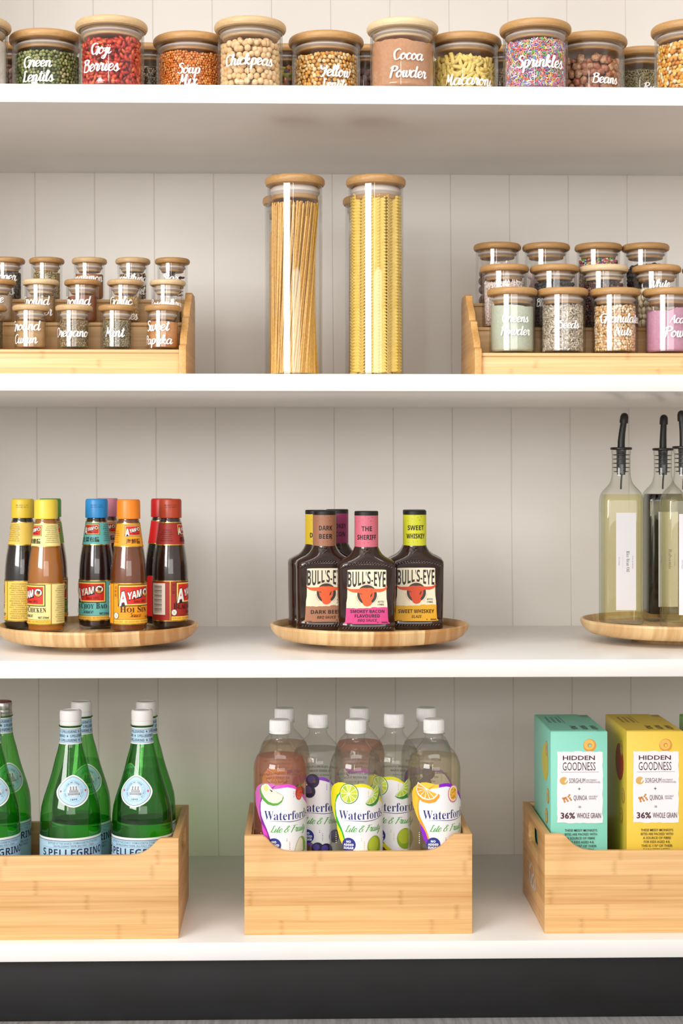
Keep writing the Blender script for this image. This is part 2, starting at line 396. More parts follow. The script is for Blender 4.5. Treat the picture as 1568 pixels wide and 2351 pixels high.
class Print:
    """flat shapes in (u, v) metres, each in its own thin layer; build() lays them on a surface"""
    def __init__(s, step=.0022, gap=4e-5, base=2.5e-4):
        s.items = []; s.mats = []; s.step = step; s.gap = gap; s.base = base; s.layer = 0
    def m(s, c):
        if not isinstance(c, bpy.types.Material): c = mat(c, .45)
        if c not in s.mats: s.mats.append(c)
        return s.mats.index(c)
    def add(s, v, f, c, newlayer=True):
        if newlayer: s.layer += 1
        s.items.append((v, f, s.m(c), s.layer))
    def poly(s, pts, c, nl=True): s.add(list(pts), [tuple(range(len(pts)))], c, nl)
    def rect(s, u0, u1, v0, v1, c, nl=True): s.poly([(u0, v0), (u1, v0), (u1, v1), (u0, v1)], c, nl)
    def rrect(s, u0, u1, v0, v1, r, c, nl=True):
        p = []
        for cx, cy, a in ((u1 - r, v0 + r, -90), (u1 - r, v1 - r, 0), (u0 + r, v1 - r, 90), (u0 + r, v0 + r, 180)):
            p += [(cx + r * cos(math.radians(a + k * 18)), cy + r * sin(math.radians(a + k * 18))) for k in range(6)]
        s.poly(p, c, nl)
    def disc(s, u, v, ru, rv, c, nl=True, a0=0, a1=360, n=32):
        p = [(u + ru * cos(math.radians(a0 + (a1 - a0) * k / n)), v + rv * sin(math.radians(a0 + (a1 - a0) * k / n))) for k in range(n + (a1 - a0 != 360))]
        if a1 - a0 != 360: p.append((u, v))
        s.poly(p, c, nl)
    def ring(s, u, v, r0, r1, c, n=40, a0=0, a1=360):
        vs, f = [], []
        for k in range(n + 1):
            a = math.radians(a0 + (a1 - a0) * k / n); vs += [(u + r0 * cos(a), v + r0 * sin(a)), (u + r1 * cos(a), v + r1 * sin(a))]
        for k in range(n): f.append((2 * k, 2 * k + 1, 2 * k + 3, 2 * k + 2))
        s.add(vs, f, c)
    def star(s, u, v, r, c, inner=.4):
        s.poly([(u + (r if k % 2 == 0 else r * inner) * sin(k * pi / 5), v + (r if k % 2 == 0 else r * inner) * cos(k * pi / 5)) for k in range(10)], c)
    def line(s, pts, w, c):
        vs, f = [], []
        for k, p in enumerate(pts):
            a, b = pts[max(k - 1, 0)], pts[min(k + 1, len(pts) - 1)]
            dx, dy = b[0] - a[0], b[1] - a[1]; L_ = math.hypot(dx, dy) or 1
            ww = w[k] if isinstance(w, (list, tuple)) else w
            vs += [(p[0] - dy / L_ * ww / 2, p[1] + dx / L_ * ww / 2), (p[0] + dy / L_ * ww / 2, p[1] - dx / L_ * ww / 2)]
        for k in range(len(pts) - 1): f.append((2 * k, 2 * k + 1, 2 * k + 3, 2 * k + 2))
        s.add(vs, f, c)
    def place(s, v, f, u, vv, h, w, c, align, rot, warp, ref_h, nl=True):
        if not v: return
        x0 = min(p[0] for p in v); x1 = max(p[0] for p in v)
        sy = h / ref_h; sx = sy if w is None else w / (x1 - x0)
        off = {'c': -(x0 + x1) / 2, 'l': -x0, 'r': -x1}[align]
        o = []
        for x, y in v:
            x, y = (x + off) * sx, y * sy
            if warp: x, y = warp(x, y)
            o.append((u + x * cos(rot) - y * sin(rot), vv + x * sin(rot) + y * cos(rot)))
        s.add(o, f, c, nl)
    def text(s, t, u, v, h, c, style='sans', w=None, align='c', rot=0, warp=None, weight=0.0, nl=True):
        """h is the height of a capital, v the baseline"""
        vs, f = text_mesh(t, style, weight)
        s.place(vs, f, u, v, h, w, c, align, rot, warp, .70, nl)
    def arc_text(s, t, u, v, r, h, c, a_mid, span, style='sans', flip=False):
        n = len(t); first = True
        for k, ch in enumerate(t):
            if ch == ' ': continue
            a = a_mid + (span * (.5 - (k + .5) / n)) * (-1 if flip else 1)
            ar = math.radians(a)
            s.text(ch, u + r * cos(ar), v + r * sin(ar), h, c, style, rot=ar - pi / 2 + (pi if flip else 0), nl=first); first = False
    def hand(s, t, u, v, c, w=None, h=None, pen=.25, slant=.12, align='c', thin=.5):
        vs, f = [], []; x = 0
        for ch in t:
            strokes, adv = PEN.get(ch, ([], .5))
            for st in strokes:
                pts = smooth_path([(x + a + slant * b, b) for a, b in ((a_, b_ if 0 <= b_ <= 1 else (1 + (b_ - 1) * .62 if b_ > 1 else b_ * .8)) for a_, b_ in st)])
                base = len(vs)
                for k, p in enumerate(pts):
                    a, b = pts[max(k - 1, 0)], pts[min(k + 1, len(pts) - 1)]
                    dx, dy = b[0] - a[0], b[1] - a[1]; L_ = math.hypot(dx, dy) or 1; dx /= L_; dy /= L_
                    ww = pen * (thin + (1 - thin) * max(0, -dy) ** .7) * (1 if 0 < k < len(pts) - 1 else .75)
                    ox, oy = -dy * ww / 2, dx * ww / 2
                    vs += [(p[0] + ox, p[1] + oy), (p[0] - ox, p[1] - oy)]
                for k in range(len(pts) - 1): f.append((base + 2 * k, base + 2 * k + 1, base + 2 * k + 3, base + 2 * k + 2))
            x += adv
        if not vs: return
        W_ = max(p[0] for p in vs) - min(p[0] for p in vs)
        sc = (w / W_) if w else h / 2.0
        s.place(vs, f, u, v, sc * .86, None if not w else w, c, align, 0, None, 1.0)
    def build(s, fn, cut=True, vcuts=()):
        V, Fc, MI, key = [], [], [], {}
        def vert(p, ly):
            k = (ly, round(p[0], 6), round(p[1], 6))
            if k not in key:
                key[k] = len(V); V.append(fn(p[0], p[1], s.base + s.gap * ly))
            return key[k]
        def clip(poly, ax, c, sign):
            out = []
            for i in range(len(poly)):
                p, q = poly[i], poly[(i + 1) % len(poly)]
                dp, dq = (p[ax] - c) * sign, (q[ax] - c) * sign
                if dp >= 0: out.append(p)
                if (dp > 0 and dq < 0) or (dp < 0 and dq > 0):
                    t = dp / (dp - dq); out.append((p[0] + (q[0] - p[0]) * t, p[1] + (q[1] - p[1]) * t))
            return out
        for v, f, mi, ly in s.items:
            for q in f:
                if len(q) > 4:
                    pts = [Vector((v[i][0], v[i][1], 0)) for i in q]
                    tris = [[(pts[i].x, pts[i].y) for i in t] for t in tessellate_polygon([pts])]
                else: tris = [[v[i][:2] for i in q]]
                for poly in tris:
                    ar = sum(poly[i][0] * poly[(i + 1) % len(poly)][1] - poly[(i + 1) % len(poly)][0] * poly[i][1] for i in range(len(poly)))
                    if abs(ar) < 1e-12: continue
                    if ar < 0: poly = poly[::-1]
                    parts = [poly]
                    for ax, cuts in ((1, vcuts), (0, None)):
                        nxt = []
                        for pl in parts:
                            lo, hi = min(p[ax] for p in pl), max(p[ax] for p in pl)
                            if cuts is None:
                                if not cut or hi - lo < s.step * 1.2: nxt.append(pl); continue
                                cs = [k * s.step for k in range(math.ceil(lo / s.step), math.floor(hi / s.step) + 1)]
                            else: cs = sorted(cuts)
                            rest = pl
                            for c in cs:
                                if c <= lo + 1e-7 or c >= hi - 1e-7: continue
                                left = clip(rest, ax, c, -1); rest = clip(rest, ax, c, 1)
                                if len(left) > 2: nxt.append(left)
                                if len(rest) < 3: break
                            if len(rest) > 2: nxt.append(rest)
                        parts = nxt
                    for pl in parts:
                        ids = []
                        for p in pl:
                            i = vert(p, ly)
                            if not ids or (ids[-1] != i and ids[0] != i): ids.append(i)
                        if len(ids) > 2: Fc.append(ids); MI.append(mi)
        me = bpy.data.meshes.new('print'); me.from_pydata(V, [], Fc)
        me.polygons.foreach_set('material_index', MI)
        me.polygons.foreach_set('use_smooth', [True] * len(Fc))
        for m_ in s.mats: me.materials.append(m_)
        me.update(); return me
def interp(prof, z):
    for (r0, z0), (r1, z1) in zip(prof, prof[1:]):
        if min(z0, z1) <= z <= max(z0, z1) and z0 != z1: return r0 + (r1 - r0) * (z - z0) / (z1 - z0)
    return prof[0][0] if z < prof[0][1] else prof[-1][0]
def around(prof, rref, tilt=0):
    return lambda u, v, off: ((interp(prof, v) + off) * sin(u / rref), -(interp(prof, v) + off) * cos(u / rref), v)
def flat_front(y): return lambda u, v, off: (u, y - off, v)
# ------------------------------------------------------------------ the cupboard
YF, YB = 2.266, 2.788
WHITE = noise_mat('white_lacquer', 'eceae8', 'f1efed', 6, rough=.28)
WALL = noise_mat('warm_white_paint', 'ebe6e0', 'efebe5', 5, rough=.45, bump=.03)
DARK = noise_mat('black_kickboard', '0f0f11', '17171a', 9, (1, 1, 3), rough=.5, bump=.1, detail=8)
XL, XR = -0.72, 0.86
wall = link('wall_back', box(XL, XR, YB + .0015, YB + .03, 0, 2.5, 0), mats=WALL, kind='structure')
X0 = PX(80, YB)
for i in range(-2, 14):
    a, b = X0 + i * .1003, X0 + (i + 1) * .1003
    if b > XR + .02: break
    link('board', box(a + .0001, b - .0001, YB, YB + .002, 0, 2.5, .0011, 1, shear=(.0075, 1.2765)), wall, mats=WALL)
for nm, x in (('wall_left', XL), ('wall_right', XR)):
    link(nm, box(x - .009, x + .009, YF + .004, YB + .03, 0, 2.5, .001), mats=WALL, kind='structure')
SH = [(1.2765, 1.302, 'topmost white shelf, carrying the row of large lidded glass jars'),
      (.881, .905, 'white shelf under the two tall pasta jars and both tiered racks'),
      (.4865, .511, 'white shelf carrying the three round wooden turntables'),
      (.098, .123, 'lowest white shelf, under the three bamboo boxes, above the black kickboard')]
for z0, z1, lb in SH:
    s = link('shelf', box(XL + .009, XR - .009, YF, YB, z0, z1, .0014), mats=WHITE)
    s['label'] = lb; s['category'] = 'shelf'; s['group'] = 'white shelves of the pantry'
link('shade_board_1', box(XL, XR, YF, YB, 1.70, 1.725, .001), mats=WHITE, kind='structure')  # unseen board added over the top jars to shade the upper wall
link('baseboard_front', box(XL, XR, 2.317, 2.33, 0, .098, .001), mats=DARK, kind='structure')
FL = noise_mat('grey_floor', '8e8b8a', 'aaa7a6', 14, (14, 1, 1), rough=.5, bump=.1)
link('floor', box(-3.5, 3.5, -3.0, 3.0, -.03, 0, 0), mats=FL, kind='structure')
link('ceiling', box(-3.5, 3.5, -3.0, 3.0, 2.7, 2.73, 0), mats=WALL, kind='structure')

# ------------------------------------------------------------------ woods
BAM = bamboo('bamboo_box', 'e9bd82', 'bd8442', 'X', .0205)
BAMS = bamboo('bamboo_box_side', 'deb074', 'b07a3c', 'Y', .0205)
RACK = bamboo('bamboo_rack', 'e8c48e', 'c89658', 'X', .012)
RACKS = bamboo('bamboo_rack_side', 'dcac6a', 'b07c3e', 'Y', .018)
LIDS = [bamboo('lid_' + n, a, b, 'X', .02, False, .4, .5) for n, a, b in
        (('honey', 'bf945f', '946a3a'), ('light', 'd4b487', 'ab8455'), ('pale', 'e2caa2', 'c4a476'))]
def turn_wood():
    m, t, b = new_mat('turntable_wood'); L = t.links.new
    tc = N(t, 'ShaderNodeTexCoord'); sx = N(t, 'ShaderNodeSeparateXYZ'); L(tc.outputs['Object'], sx.inputs[0])
    dv = N(t, 'ShaderNodeMath', operation='DIVIDE'); L(sx.outputs['X'], dv.inputs[0]); dv.inputs[1].default_value = .037
    fl = N(t, 'ShaderNodeMath', operation='FLOOR'); L(dv.outputs[0], fl.inputs[0])
    wn = N(t, 'ShaderNodeTexWhiteNoise', noise_dimensions='1D'); L(fl.outputs[0], wn.inputs['W'])
    mp = N(t, 'ShaderNodeMapping'); mp.inputs['Scale'].default_value = (110, 6, 10); L(tc.outputs['Object'], mp.inputs[0])
    nz = N(t, 'ShaderNodeTexNoise'); nz.inputs['Scale'].default_value = 1; nz.inputs['Detail'].default_value = 2; L(mp.outputs[0], nz.inputs[0])
    ma = N(t, 'ShaderNodeMath', operation='MULTIPLY_ADD'); L(wn.outputs[0], ma.inputs[0]); ma.inputs[1].default_value = .5; L(nz.outputs[0], ma.inputs[2])
    cr = N(t, 'ShaderNodeValToRGB'); L(ma.outputs[0], cr.inputs[0])
    cr.color_ramp.elements[0].position = .42; cr.color_ramp.elements[0].color = lin('e8c894')
    cr.color_ramp.elements[1].position = .95; cr.color_ramp.elements[1].color = lin('b98448')
    L(cr.outputs[0], b.inputs['Base Color']); b.inputs['Roughness'].default_value = .42
    return m
TURN = turn_wood()
GLASS = clear('jar_glass', (.988, .988, .988), (.72, .73, .72), power=3.5)
SEAL = mat('d2c8c0', .4)

# ------------------------------------------------------------------ lidded glass jars
PLUG = {}
def jar_profile(R, H, tl):
    b = min(.006, R * .15)
    return [(0, .0012), (R - b, .0008), (R - b * .3, b * .3), (R, b), (R, H - tl)]
def make_jar(name, label, cat, x, y, z, R, RL, H, tl, tone=0, lines=(), group=None, plug=.8):
    j = thing(name, label, cat, (x, y, z), 0, group)
    pf = jar_profile(R, H, tl)
    def glass():
        inner = [(R - .0022, H - tl), (R - .0022, .0042), (R - .0040, .0030), (0, .0030)]
        return lathe(pf + inner, 72)
    link('glass_body', cached(('glass', R, H, tl), glass), j, mats=GLASS)
    e = tl * .46
    def lidm():
        p = [(0, H)] + [(RL - e + e * sin(a * pi / 12), H - e + e * cos(a * pi / 12)) for a in range(0, 7)] + \
            [(RL, H - tl + e * .7), (RL - e * .25, H - tl + e * .25), (RL - e * .8, H - tl), (R * .80, H - tl), (R * .80, H - tl - .0035), (0, H - tl - .0035)]
        return lathe(p, 64)
    lid = link('lid', cached(('lid', R, RL, H, tl, tone), lidm), j, mats=LIDS[tone])
    s = plug
    z1 = H - tl - .0025
    hs = .0105 * s; hb = .005 * s
    def sealm():
        q = R - .0026
        return lathe([(R * .8, z1), (q - .003, z1), (q - .001, z1 - hs * .3), (q - .0005, z1 - hs * .6), (q - .004, z1 - hs), (R * .78, z1 - hs)], 64)
    link('silicone_seal', cached(('seal', R, H, tl, s), sealm), lid, mats=SEAL)
    def plugm():
        q = R - .0065
        return lathe([(q * .9, z1 - hs + .001), (q, z1 - hs), (q, z1 - hs - hb), (q - .001, z1 - hs - hb - .001), (0, z1 - hs - hb - .001)], 64)
    link('plug', cached(('plug', R, H, tl, s, tone), plugm), lid, mats=LIDS[tone])
    PLUG[j.name] = (z1 - hs - hb - .001, R * .99)
    if lines:
        p = Print(.003)
        for t, pc, base, pw in lines:
            yfront = y - R
            cpx = None
            du = PX(pc, yfront) - x * (yfront / y)
            du = max(-R * .95, min(R * .95, du))
            u = R * asin(du / R)
            l_, r_ = [max(-.985, min(.985, (PX(q, yfront) - x * yfront / y) / R)) for q in (pc - pw / 2, pc + pw / 2)]
            ul, ur = R * asin(l_), R * asin(r_)
            # keep the letters' height near the photograph's own proportions
            wflat = pw * yfront / F * 1.06
            p.hand(t, (ul + ur) / 2, PZ(base, yfront) - z, mat('ffffff', .4), w=min(ur - ul, wflat * 1.25), pen=.27)
        link('lettering', p.build(around(pf, R)), j)
    return j

# ------------------------------------------------------------------ loose pieces
rng = random.Random(7)
def ico(sub=1, sx=1, sy=1, sz=1):
    bm = bmesh.new(); bmesh.ops.create_icosphere(bm, subdivisions=sub, radius=.5)
    v = [(q.co.x * sx, q.co.y * sy, q.co.z * sz) for q in bm.verts]; f = [tuple(q.index for q in fc.verts) for fc in bm.faces]; bm.free()
    return np.array(v), f
def rod(l, r, n=5, bend=0.0, hollow=False):
    v, f = [], []
    K = 4 if bend else 2
    for k in range(K):
        s = k / (K - 1) - .5
        for i in range(n):
            a = 2 * pi * i / n; v.append((s * l, r * cos(a) + bend * l * (s * s * 4 - .5), r * sin(a)))
    for k in range(K - 1):
        for i in range(n): f.append((k * n + i, k * n + (i + 1) % n, (k + 1) * n + (i + 1) % n, (k + 1) * n + i))
    if not hollow: f += [tuple(range(n))[::-1], tuple((K - 1) * n + i for i in range(n))]
    else:
        b = len(v)
        for k in (0, K - 1):
            for i in range(n):
                a = 2 * pi * i / n; s = k / (K - 1) - .5
                v.append((s * l * (.98 if k else .98), r * .6 * cos(a) + bend * l * (s * s * 4 - .5), r * .6 * sin(a)))
        for i in range(n):
            j = (i + 1) % n
            f += [(i, b + i, b + j, j), ((K - 1) * n + j, b + n + j, b + n + i, (K - 1) * n + i)]
            f.append((b + i, b + n + i, b + n + j, b + j))
    return np.array(v), f
def flake(a, b):
    return np.array([(-a, -b, 0), (a * .7, -b * .8, .3 * b), (a, b * .7, 0), (-a * .6, b, -.3 * b), (0, 0, b * .5)]) * .5, [(0, 1, 4), (1, 2, 4), (2, 3, 4), (3, 0, 4), (0, 3, 2, 1)]
def seed(l, w, t):
    v = [(-l, 0, 0), (0, -w, 0), (0, w, 0), (0, 0, t), (0, 0, -t), (l * .55, -w * .85, 0), (l * .55, w * .85, 0), (l * .55, 0, t * .8), (l * .55, 0, -t * .8), (l, 0, 0)]
    f = [(0, 1, 3), (0, 3, 2), (0, 2, 4), (0, 4, 1), (1, 5, 7, 3), (3, 7, 6, 2), (2, 6, 8, 4), (4, 8, 5, 1), (5, 9, 7), (7, 9, 6), (6, 9, 8), (8, 9, 5)]
    return np.array(v) * .5, f
def kernel(s):
    v, f = ico(1, 1, .85, .55)
    v = v.copy(); v[:, 1] *= 1 + .45 * v[:, 0]; return v * s, f
def frame(n, spin, tilt):
    n = Vector(n).normalized(); a = Vector((0, 0, 1)) if abs(n.z) < .9 else Vector((1, 0, 0))
    x = a.cross(n).normalized(); y = n.cross(x)
    x2 = x * cos(spin) + y * sin(spin); y2 = n.cross(x2)
    m = Matrix((x2, y2, n)).transposed()
    return m @ Matrix.Rotation(tilt, 3, 'X')
def spots(R, z0, H, d, layers=1, top=True, bump=.0, packing=.92, tilt0=.0, dome=0.0, back=True):
    """places on the wall and on the top of a filled jar: position, outward direction"""
    out = []
    hump = [(rng.uniform(-R, R), rng.uniform(-R, R), rng.uniform(-1, 1)) for _ in range(6)]
    def h(x, y): return H + bump * sum(a * math.exp(-((x - p) ** 2 + (y - q) ** 2) / (R * R * .25)) for p, q, a in hump) + dome * (1 - (x * x + y * y) / (R * R))
    for ly in range(layers):
        r = R - d * .5 - ly * d * .75
        rows = int((H + bump * 1.5 + dome) / (d * packing * .87)) + 1
        n = max(6, int(2 * pi * r / (d * packing)))
        for k in range(rows):
            z = d * .45 + k * d * packing * .87
            for i in range(n):
                a = 2 * pi * (i + .5 * (k % 2) + .5 * ly) / n + rng.uniform(-.25, .25) * d / r
                zz = z + rng.uniform(-.18, .18) * d
                x, y = r * cos(a), r * sin(a)
                if zz > h(x, y) + d * .1: continue
                rr = -rng.uniform(0, .12) * d
                out.append((x + rr * cos(a), y + rr * sin(a), z0 + zz, (cos(a), sin(a), 0)))
    if top:
        k = 0; r = R - d * 1.2
        while r > d * .3:
            n = max(1, int(2 * pi * r / (d * packing)))
            for i in range(n):
                a = 2 * pi * (i + rng.random() * .4) / n
                x, y = r * cos(a), r * sin(a)
                out.append((x, y, z0 + h(x, y) + rng.uniform(-.25, .25) * d, (rng.uniform(-.4, .4), rng.uniform(-.4, .4), 1)))
            r -= d * packing * .9
    return out
def piece_mesh(pl, shapes, cols, tilt=.3, scl=(.85, 1.1), spin=None, core=None, lim=None):
    V, Fc, C = [], [], []; base = 0
    for (x, y, z, n) in pl:
        sv, sf = rng.choice(shapes)
        M = frame(n, rng.uniform(0, 2 * pi) if spin is None else spin + rng.uniform(-.3, .3), rng.gauss(0, tilt)) * rng.uniform(*scl)
        M = np.array(M)
        V.append(sv @ M.T + (x, y, z)); Fc += [tuple(i + base for i in f) for f in sf]
        c = lin(rng.choice(cols)); g = rng.uniform(.86, 1.1)
        C.append(np.tile((c[0] * g, c[1] * g, c[2] * g, 1), (len(sv), 1))); base += len(sv)
    if core:
        R, z0, z1, cc = core; n = 28
        v = [(R * cos(2 * pi * i / n), R * sin(2 * pi * i / n), z) for z in (z0, z1) for i in range(n)]
        V.append(np.array(v)); C.append(np.tile(lin(cc), (len(v), 1)))
        for i in range(n): Fc.append((base + i, base + (i + 1) % n, base + n + (i + 1) % n, base + n + i))
        Fc += [tuple(base + i for i in range(n))[::-1], tuple(base + n + i for i in range(n))]
    V = np.concatenate(V); C = np.concatenate(C)
    if lim:          # pieces lie flat against the glass, the floor and under the lid
        rad = np.hypot(V[:, 0], V[:, 1]); k = np.minimum(1, lim[0] / np.maximum(rad, 1e-6)); V[:, 0] *= k; V[:, 1] *= k
        V[:, 2] = np.clip(V[:, 2], lim[1], lim[2])
    me = bpy.data.meshes.new('pieces'); me.from_pydata(V.tolist(), [], Fc)
    at = me.color_attributes.new('Col', 'FLOAT_COLOR', 'POINT'); at.data.foreach_set('color', C.astype(np.float32).ravel())
    me.update(); return me
def fill(name, label, cat, jar, R, H, d, shapes, cols, layers=1, tilt=.3, bump=.0, core=None, rough=.55, packing=.92, scl=(.85, 1.1), dome=0, spin=None, smooth=True, z0=.0044):
    """loose contents nobody could count: one object of many small solid pieces"""
    Ri = R - .0026
    H = min(H, PLUG[jar.name][0] - z0 - d * .55 - bump - dome)
    pl = spots(Ri, z0, H, d, layers, True, bump, packing, dome=dome)
    me = piece_mesh(pl, shapes, cols, tilt, scl, spin, (Ri - d * (.62 + .6 * (layers - 1)), z0, z0 + max(H - d * .5 - bump, .003), core or cols[0]), (Ri - .0001, z0, PLUG[jar.name][0] - .0003))
    if smooth:
        for p in me.polygons: p.use_smooth = True
    o = link(name, me, None, jar.location, 0, coloured_pieces(rough, 'pieces_%g' % rough), kind='stuff', label=label, category=cat)
    return o
def singles(name, label, cat, group, jar, R, H, d, mesh_list, layers=1, tilt=.3, packing=.92, bump=0, dome=0, front_only=True, inner=None, z0=.0046, top=True, scl=(.9, 1.08), jar_rot=0):
    """countable contents: every piece that shows is an object of its own"""
    Ri = R - .0030; H = min(H, PLUG[jar.name][0] - z0 - d * .5 - bump - dome); pl = spots(Ri, z0, H, d, layers, top, bump, packing, dome=dome)
    jx, jy, jz = jar.location; k = 0
    for x, y, z, n in pl:
        if front_only and (y > R * .45): continue
        me = rng.choice(mesh_list); s = rng.uniform(*scl)
        M = frame(n, rng.uniform(0, 2 * pi), rng.gauss(0, tilt))
        o = bpy.data.objects.new(name, me); COL.objects.link(o)
        o.matrix_world = Matrix.Translation((jx + x, jy + y, jz + z)) @ M.to_4x4() @ Matrix.Scale(s, 4)
        o['label'] = label; o['category'] = cat; o['group'] = group; k += 1
        if k >= 290: break
    return pl
def powder(name, label, jar, R, H, c1, c2, crust=None, rough=.8, scale=260, seedv=0, cut=.002):
    Ri = R - .0025; H = min(H, PLUG[jar.name][0] - .0046 - cut * 2.2 - .0012); r2 = random.Random(seedv or len(label)); n = 64; v = []; f = []
    z0 = .0044
    ph = [r2.uniform(0, 6.28) for _ in range(5)]
    def top(a, r): return H + cut * (sin(a * 2 + ph[0]) * .6 + sin(a * 5 + ph[1]) * .35 + sin(a * 11 + ph[2]) * .2 + sin(a * 23 + ph[3]) * .12) * (r / Ri) + cut * .5 * sin(r * 300 + ph[4])
    rings = [(Ri - .002, z0, 0), (Ri, z0 + .003, 0), (Ri, None, 0), (Ri * .8, None, .0005), (Ri * .5, None, .001), (Ri * .2, None, .001)]
    for r, z, e in rings:
        for i in range(n):
            a = 2 * pi * i / n; v.append((r * cos(a), r * sin(a), z if z is not None else z0 + top(a, r) + e))
    for k in range(len(rings) - 1):
        for i in range(n): f.append((k * n + i, k * n + (i + 1) % n, (k + 1) * n + (i + 1) % n, (k + 1) * n + i))
    f.append(tuple(range(n))[::-1]); f.append(tuple((len(rings) - 1) * n + i for i in range(n)))
    me = mesh_of(v, f, 'powder', 60)
    return link(name, me, None, jar.location, 0, noise_mat('powder_' + c1 + c2, c1, c2, scale, rough=.9, bump=.5, lo=.3, hi=.7), kind='stuff', label=label, category='powder')
def pmesh(shape, mt, smooth=True, sub=0):
    v, f = shape; me = bpy.data.meshes.new('piece'); me.from_pydata(v.tolist(), [], f); me.update()
    if smooth:
        for p in me.polygons: p.use_smooth = True
    me.materials.append(mt); return me
# ------------------------------------------------------------------ top shelf: large glass jars
ZT = 1.302
def big(label, px, tall, tone=0, lines=(), Y=None, H=None):
    R, RL = (.0456, .0506) if tall else (.0500, .0542)
    Y = Y or (2.318 if tall else 2.371)
    H = H or (.0975 if tall else .092)
    return make_jar('glass_jar', label, 'jar', PX(px, Y), Y, ZT, R, RL, H, .0125, tone, lines, 'large lidded glass jars on the top shelf', plug=.5), R
LENT, SPLIT = [ico(1, .0052, .0050, .0026)], [ico(1, .0066, .0062, .0040)]
j, R = big('tall glass jar of white flour, leftmost on the top shelf', -58, True, 1)
powder('flour', 'fine white flour in the leftmost jar of the top shelf', j, R, .078, 'e9e2d8', 'd8d0c4')
j, R = big('glass jar lettered Green Lentils with honey wooden lid', 108.5, False, 0, [('Green', 99, 156.7, 67), ('Lentils', 100, 190, 74)])
fill('green_lentils', 'green split peas and lentils filling the jar lettered Green Lentils', 'lentils', j, R, .064, .0060, [ico(1, .0062, .0062, .0036)], ['7d8a48', '9aa462', '66743a', 'a8ac74', '556034', '8c9850', 'b0ae80'], 2, .5, .003, core='4a5230')
j, R = big('tall glass jar lettered Goji Berries with pale wooden lid', 256, True, 1, [('Goji', 241, 125.7, 48), ('Berries', 241, 165, 86)])
fill('goji_berries', 'shrivelled red goji berries filling the jar lettered Goji Berries', 'berries', j, R, .074, .0075, [seed(.0145, .0062, .0055), seed(.012, .0072, .006)], ['cc3424', 'b42820', 'e0502f', '9c1e1c', 'e86c3c', 'd84028'], 2, .5, .004, core='6a1010', rough=.35)
j, R = big('glass jar lettered Soup Mix with honey wooden lid', 438, False, 0, [('Soup', 438.8, 170, 53), ('Mix', 438, 198, 43)], Y=2.379)
fill('red_lentils', 'tiny orange lentils filling the jar lettered Soup Mix', 'lentils', j, R, .0635, .0042, [ico(1, .0050, .0048, .0018)], ['f09038', 'e88430', 'f6a250', 'e07a28', 'f8b068'], 2, .6, .002, core='a85010')
j, R = big('tall glass jar lettered Chickpeas with light wooden lid', 574.5, True, 1, [('Chickpeas', 574.5, 149, 109)])
CP = [pmesh(ico(2, .0098, .0092, .0094), noise_mat('chickpea_skin', 'ecca98', 'e2ba82', 160, rough=.6, bump=.3)), pmesh(ico(2, .0088, .0094, .0086), noise_mat('chickpea_skin_pale', 'f2d8ac', 'e8c690', 160, rough=.6, bump=.3))]
singles('chickpea', 'round beige chickpea in the glass jar lettered Chickpeas', 'chickpea', 'chickpeas in their glass jar', j, R, .076, .0095, CP, 1, .6, bump=.002, dome=.003)
fill('chickpeas', 'inner chickpeas packed behind the outer ones in the Chickpeas jar', 'chickpeas', j, R - .0075, .068, .0095, [ico(1, .0098, .0092, .0094)], ['dcb37a', 'd2a468'], 1, .5, core='a8794a')
j, R = big('glass jar lettered Yellow Lentils with honey wooden lid', 748.7, False, 0, [('Yellow', 769, 174, 72), ('Lentils', 768, 201, 59)])
fill('yellow_lentils', 'yellow split peas filling the jar lettered Yellow Lentils', 'lentils', j, R, .063, .0066, [ico(1, .0074, .0070, .0042)], ['e6b05c', 'efc47a', 'da9a44', 'f4d8a4', 'e2a44c', 'f0d090'], 2, .55, .003, core='8a5a1c')
j, R = big('tall glass jar lettered Cocoa Powder with pale wooden lid', 924, True, 2, [('Cocoa', 934, 135, 70), ('Powder', 933, 175.6, 86)])
powder('cocoa_powder', 'light brown cocoa powder in the jar lettered Cocoa Powder', j, R, .072, 'cf9c76', 'c48f6a', cut=.0025)
j, R = big('glass jar lettered Macaroni with honey wooden lid', 1065, False, 0, [('Macaroni', 1070, 192, 107)])
MC = [pmesh(rod(.0165, .0030, 12, .05, True), noise_mat('macaroni_pasta', 'eed67c', 'e6c868', 120, rough=.5)), pmesh(rod(.0140, .0029, 12, .03, True), noise_mat('macaroni_pasta', 'eed67c', 'e6c868', 120))]
singles('macaroni', 'short curved yellow macaroni tube in the jar lettered Macaroni', 'pasta', 'macaroni in their glass jar', j, R, .048, .0088, MC, 1, .25, bump=.004, dome=.008, packing=.85)
fill('macaroni_tubes', 'inner macaroni tubes packed behind the outer ones', 'pasta', j, R - .006, .045, .009, [rod(.015, .0031, 8, .08, True)], ['dcb94e', 'cfa840'], 1, .3, core='a07a24', dome=.004)
j, R = big('tall glass jar lettered Sprinkles, full of rainbow sugar strands', 1229, True, 0, [('Sprinkles', 1232, 150, 107)])
fill('sprinkles', 'rainbow coloured sugar sprinkles filling the jar lettered Sprinkles', 'sprinkles', j, R, .078, .0036, [rod(.0062, .00085, 5), rod(.005, .0009, 5)], ['ee6a98', 'fbf4f4', 'a080d0', 'f6a050', '70b8e0', '80cc70', 'f06a60', 'f6d868', '7c80c8', 'f6a0c8', 'fbe8f0'], 3, .25, .002, core='c890b8', packing=.8)
j, R = big('glass jar lettered Beans with honey wooden lid', 1354, False, 0, [('Beans', 1376.5, 186, 62)], Y=2.389, H=.0985)
